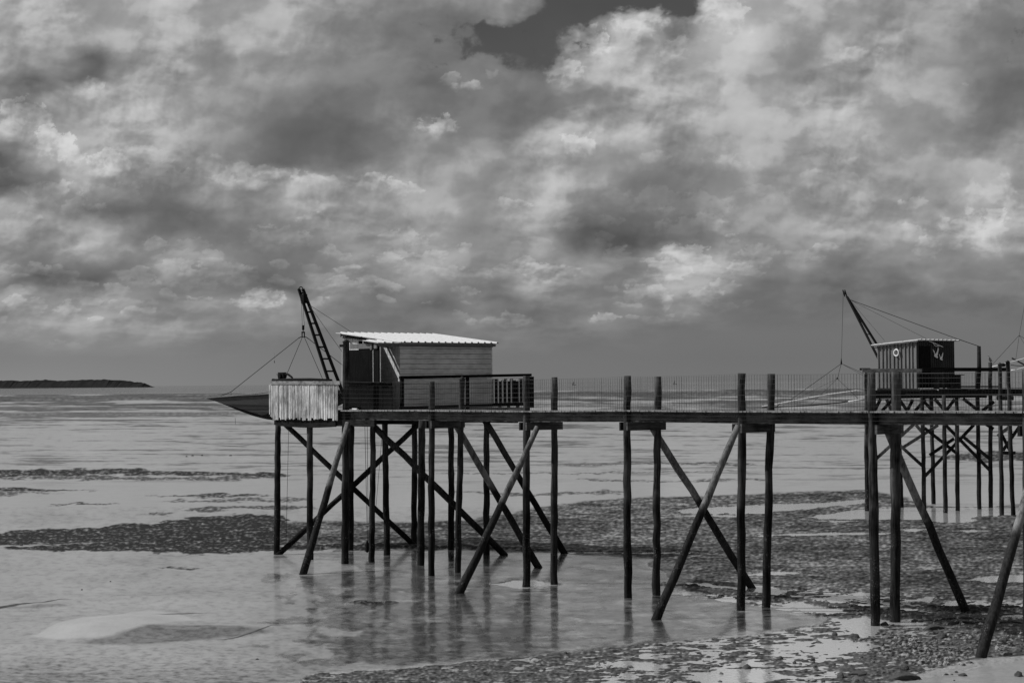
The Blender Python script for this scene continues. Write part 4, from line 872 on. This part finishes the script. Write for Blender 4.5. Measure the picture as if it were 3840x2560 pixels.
# net 2
n2_ = thing('lift_net', 'empty lift-net frame of pale poles left of the far hut, ropes meeting above', 'net', at(3155, 1500, 105))
A = at(3155, 1363, 105); rope(n2_, [at(3162, 1098, 105.5), A], .010)
mb = MB(); mb.tube([A + Z_ * .3, A + Z_ * .03, A - Z_ * .05], [.012, .05, .03], 8); mb.build('swivel', M_iron, n2_)
K = at(3140, 1419, 104.5); mb = MB(); mb.tube([K + Z_ * .06, K - Z_ * .05], .045, 8); mb.build('swivel', M_iron, n2_)
for (p, q_, r_) in ((A, at(2960, 1502, 103), .014), (A, K, .012), (A, at(3242, 1401, 103), .014), (K, at(3220, 1496, 102), .012), (K, at(3042, 1515, 103), .008), (A, at(3260, 1420, 108), .008), (K, at(2935, 1520, 108), .006)):
    rope(n2_, [p, q_], r_)
def poles(parent, pts, r, material, name='frame_pole'):
    mb = MB(); mb.tube([at(*p) for p in pts], r, 8); return mb.build(name, material, parent, True)
poles(n2_, [(2858,1524,104),(2905,1516,104),(2960,1505,103.8),(3100,1479,103.2),(3210,1464,103),(3250,1467,102.8)], .032, M_steel)
poles(n2_, [(2858,1526,104),(2905,1525,103.6),(2975,1523,103),(3050,1519,102.4),(3150,1509,101.8),(3245,1495,101.3)], .032, M_iron)
poles(n2_, [(3180,1505,101.6),(3245,1495.5,101.25)], .036, M_steel)
poles(n2_, [(2913,1523,103.7),(2924,1513,103.9)], .02, M_iron, 'cross_tie')
# net 3, partly outside the frame
n3_ = thing('lift_net', 'partly visible lift-net frame of pale poles at the right edge', 'net', at(3830, 1380, 112))
A = at(3822, 1257, 112); rope(n3_, [at(3850, 1100, 112), A], .010); rope(n3_, [A, at(3722, 1366, 110)], .012); rope(n3_, [A, at(3809, 1348, 111)], .010); rope(n3_, [A, at(3875, 1290, 112)], .012); rope(n3_, [A, at(3860, 1320, 113)], .008)
poles(n3_, [(3721,1376,109.5),(3780,1361,110),(3850,1342,110.6),(3960,1318,111.5)], .045, M_steel)
poles(n3_, [(3792,1388,108),(3810,1387,108),(3850,1375,108.4),(3950,1350,109)], .04, M_steel)
poles(n3_, [(3796,1343,111),(3850,1372,109.5),(3900,1395,109)], .05, M_iron)
poles(n3_, [(3790,1368,108),(3815,1371,108),(3860,1372,108.3)], .02, M_iron, 'cross_tie')
# gull on its post
gl = thing('gull', 'grey gull standing upright on the post right of the far hut', 'gull', at(3714, 1356, 101))
c_ = at(3711, 1347, 101.0)
mb = MB(); e = 101 / F
prof_ = [((-4,-16),1.2),((-4,-14),2.2),((-3.5,-11),1.6),((-3,-8),2.8),((-1,-3),5.0),((2,2),5.4),((6,6),4.0),((10,8),2.0),((15,6),.8)]
mb.tube([c_ + Vector((x * e, 0, -y * e)) for (x, y), r_ in prof_], [r_ * e for _, r_ in prof_], 10); mb.build('body', M_gull, gl, True)
mb = MB(); mb.tube([c_ + Vector((-5 * e, 0, 14 * e)), c_ + Vector((-9 * e, 0, 13.5 * e))], [.014, .003], 6); mb.build('beak', M_iron, gl)
for k in (-1, 1):
    mb = MB(); mb.tube([c_ + Vector((2 * e, k * .03, -2 * e)), c_ + Vector((3 * e, k * .03, -10 * e))], .008, 5); mb.build('leg', M_iron, gl)
mb = MB(); k_ = at(3760, 1368, 96.8); mb.tube([k_ - Vector((.06, .05, 0)), k_ + Vector((.10, .05, 0))], .085, 12); tag(mb.build('fender', M_iron, None, True), 'round black fender tied to the head of a post right of the gull', 'fender')

# ------------------------------------------------------------------ channel sticks
for (x, y0, y1, r_, lab) in ((882,1590,1566,.03,'thin lone stick standing in the mud left of the lift net'),(2524,1520,1503,.04,'first of three thin sticks in the far mud behind the fence'),(2436,1518,1504,.03,'leftmost of the three thin sticks in the far mud behind the fence'),(2573,1524,1512,.05,'shortest, rightmost of the three thin sticks in the far mud behind the fence')):
    if x == 2524: lab = 'middle of the three thin sticks in the far mud behind the fence'
    b0 = gnd(x, y0); t0 = at(x, y1, b0.y); mb = MB(); mb.tube([b0 - Z_ * .2, b0.lerp(t0, .5) + Vector((.03, 0, 0)), t0], [r_ * 1.3, r_, r_ * .8], 6); tag(mb.build('stick', M_pile), lab, 'stick')

# ================================================================== stones and weed
M_stone = []
for k, (c0, sc_) in enumerate(((.05, 5), (.14, 7), (.32, 9))):
    m, t, b = mat('beach_stone'); tcx = t.node('ShaderNodeTexCoord'); nn = t.noise(tcx.outputs['Object'], sc_, 6, .7)
    setc(t, b, t.m('MULTIPLY', c0, t.m('ADD', .4, t.m('MULTIPLY', nn, 1.2)))); b.inputs['Roughness'].default_value = .75; bump(t, b, nn, .8, .05); M_stone.append(m)
def stone_mesh(seed, rough=.28):
    import bmesh
    bm = bmesh.new(); bmesh.ops.create_icosphere(bm, subdivisions=3, radius=1.0); q = random.Random(seed)
    cs = [(Vector((q.uniform(-1, 1), q.uniform(-1, 1), q.uniform(-1, 1))).normalized(), q.uniform(.5, .85)) for _ in range(14)]
    from mathutils import noise as mn
    for v in bm.verts:
        d = v.co.normalized()
        for c, k in cs:                                            # chip flat facets off the lump
            e = d.dot(c)
            if v.co.dot(c) > k: v.co -= c * (v.co.dot(c) - k) * .85
        v.co *= 1 + rough * mn.noise(d * 1.9 + Vector((seed, 0, 0))) + .08 * mn.noise(d * 6)
    me = bpy.data.meshes.new('stone'); bm.to_mesh(me); bm.free()
    me.polygons.foreach_set('use_smooth', [True] * len(me.polygons)); return me
protos = []
for s_ in range(9):
    me = stone_mesh(s_, .2 + .2 * (s_ % 3)); me.materials.append(M_stone[s_ % 3]); protos.append(me)
def stone(px, py, wpx, hpx, tone, label, group='stones scattered over the shore', name='beach_stone', z=None):
    p = gnd(px, py); me = protos[(rnd.randrange(3)) * 3 + tone]; o = bpy.data.objects.new(name, me); COL.objects.link(o)
    s = p.y / F; rx = wpx * s / 2; rz = hpx * s * .62
    gz = ground_z(p.x, p.y); o.location = (p.x, p.y, max(gz, 0) + rz * .18); o.scale = (rx, max(rx * rnd.uniform(.6, .95), rz), rz); o.rotation_euler = (rnd.uniform(-.15, .15), rnd.uniform(-.15, .15), rnd.uniform(-.5, .5))
    return tag(o, label, 'stone', group)
big = [ # px, py, width, height, tone, label
 (3384,2545,150,42,0,'largest dark weed-covered rock at the bottom edge, left of the sand'),
 (3215,2527,90,16,0,'long flat dark stone left of the largest dark rock'),
 (3155,2540,34,30,0,'pointed dark stone left of the long flat stone at the bottom edge'),
 (3215,2552,50,24,1,'grey stone at the very bottom between the pointed stone and the largest rock'),
 (3396,2512,42,24,0,'dark angular stone just above the largest dark rock'),
 (3040,2553,46,18,2,'pale flat stone at the bottom edge left of the pointed dark stone'),
 (3046,2475,24,18,0,'round dark pebble standing alone in the bright pool'),
 (2926,2470,30,14,0,'low dark stone in the pool left of the round dark pebble'),
 (3200,2389,64,24,0,'long dark rock at the pool edge below the far pile pair'),
 (3132,2382,28,18,0,'small dark stone left of the long dark rock at the pool edge'),
 (3328,2392,50,18,1,'grey stone lying right of the long dark rock at the pool edge'),
 (3318,2342,40,18,0,'dark lump of stone at the foot of the leftmost nearby pile'),
 (3430,2330,40,16,0,'dark stone right of the two bridge piles'),
 (3530,2395,60,30,0,'tall dark stone amid the heap of pale stones'),
 (3500,2358,100,30,0,'wide weed-dark rock behind the heap of pale stones'),
 (3550,2495,26,22,2,'pale upright stone on the sand, second from the leaning post'),
 (3529,2494,26,20,2,'pale stone with a shadowed side on the sand below the stone heap'),
 (3551,2472,24,16,2,'pale round stone on the sand under the stone heap'),
 (3605,2493,30,18,2,'pale stone of the close pair on the sand left of the leaning post foot'),
 (3635,2490,34,14,1,'darker stone of the close pair on the sand left of the leaning post foot'),
 (3764,2408,36,24,0,'dark round stone right of the leaning post'),
 (3815,2442,34,24,1,'grey domed stone near the right edge, right of the leaning post'),
 (3775,2455,50,20,1,'jagged grey stone heap base right of the leaning post foot'),
 (3745,2440,28,22,2,'pale stone on the jagged grey heap right of the leaning post foot'),
 (3818,2538,44,30,0,'dark rock in the bottom right corner on the sand'),
 (3548,2533,22,10,0,'small dark stone alone on the sand near the bottom edge'),
 (3612,2537,44,14,0,'flat dark clump on the sand near the bottom edge'),
 (2510,2556,30,16,2,'pale rounded stone at the bottom edge left of centre right pool'),
 (2280,2500,22,14,2,'pale pointed stone in the small pool at the bottom middle'),
 (2242,2492,22,12,2,'pale twin-topped stone left of the pale pointed stone'),
 (2360,2502,30,12,1,'grey flat stone right of the pale pointed stone'),
 (2387,2460,20,12,1,'grey stone above the small pool at the bottom middle'),
 (2120,2455,20,14,0,'dark stone above a pale flat one at the bottom middle'),
 (2128,2467,26,8,2,'pale flat stone under a dark one at the bottom middle'),
 (2012,2477,44,10,2,'long pale stone, largest of the group at bottom middle left'),
 (1990,2471,22,10,2,'small pale stone touching the long pale stone'),
 (2800,2505,44,26,0,'dark rock at the waterline between the two bottom pools'),
 (2700,2555,20,10,1,'small grey stone at the bottom edge in the pool'),
 (307,2214,10,6,0,'small black pebble on the smooth mud at left, nearer the hummock'),
 (414,2183,10,5,0,'small black pebble on the smooth mud at left, farther from the hummock'),
 (965,2475,16,6,0,'flat dark pebble on the mud below the lone hummock tail'),
 (80,2046,14,12,0,'small black stone on the pale strip at the far left'),
 (700,1713,10,5,0,'leftmost of the four dark lumps far out on the mud'),
 (722,1710,14,6,0,'second from left of the four dark lumps far out on the mud'),
 (757,1709,14,7,0,'third from left of the four dark lumps far out on the mud'),
 (864,1709,14,5,0,'rightmost of the four dark lumps far out on the mud'),
]
for args in big: stone(*args)
tones = ('dark', 'grey', 'pale'); placed = sum(1 for o in bpy.data.objects if o.name.startswith('beach_stone'))
clus = [(3420,2415,110,22,36,2,'in the dense row right of the bridge pile pair'),(3500,2440,130,24,44,1,'in the heap between the bridge pile pair and leaning post'),
 (3470,2470,110,18,28,2,'along the lower heap edge where the sand begins'),(3620,2420,120,40,24,1,'just left of the leaning post foot'),(3780,2400,60,30,18,2,'right of the leaning post foot'),
 (3330,2420,160,50,26,0,'in the mud below the pair of bridge piles'),(3600,2350,200,26,26,0,'in the dark weed behind the leaning post foot'),(3100,2500,260,50,16,0,'in the rippled pools left of the largest rock'),
 (3770,2330,80,30,12,0,'by the right edge behind the leaning post'),(2700,2500,260,40,8,1,'in shallow pools at the bottom below the middle bridge piles'),(3450,2530,300,24,8,1,'on the sand at the bottom right')]
for (cx, cy, sx_, sy_, n, tone, where) in clus:
    for k in range(n):
        px_ = cx + rnd.gauss(0, .5) * sx_; py_ = cy + rnd.gauss(0, .5) * sy_
        if px_ > 3835 or py_ > 2556 or placed >= 298: continue
        placed += 1; wd = rnd.choice((6, 8, 9, 11, 14, 19)) * rnd.uniform(.8, 1.2); tn = rnd.choice((tone, tone, 1, 0))
        stone(px_, py_, wd, wd * rnd.uniform(.45, .75), tn, 'small %s stone %s' % (tones[tn], where), 'small %s stones %s' % (tones[tn], where))
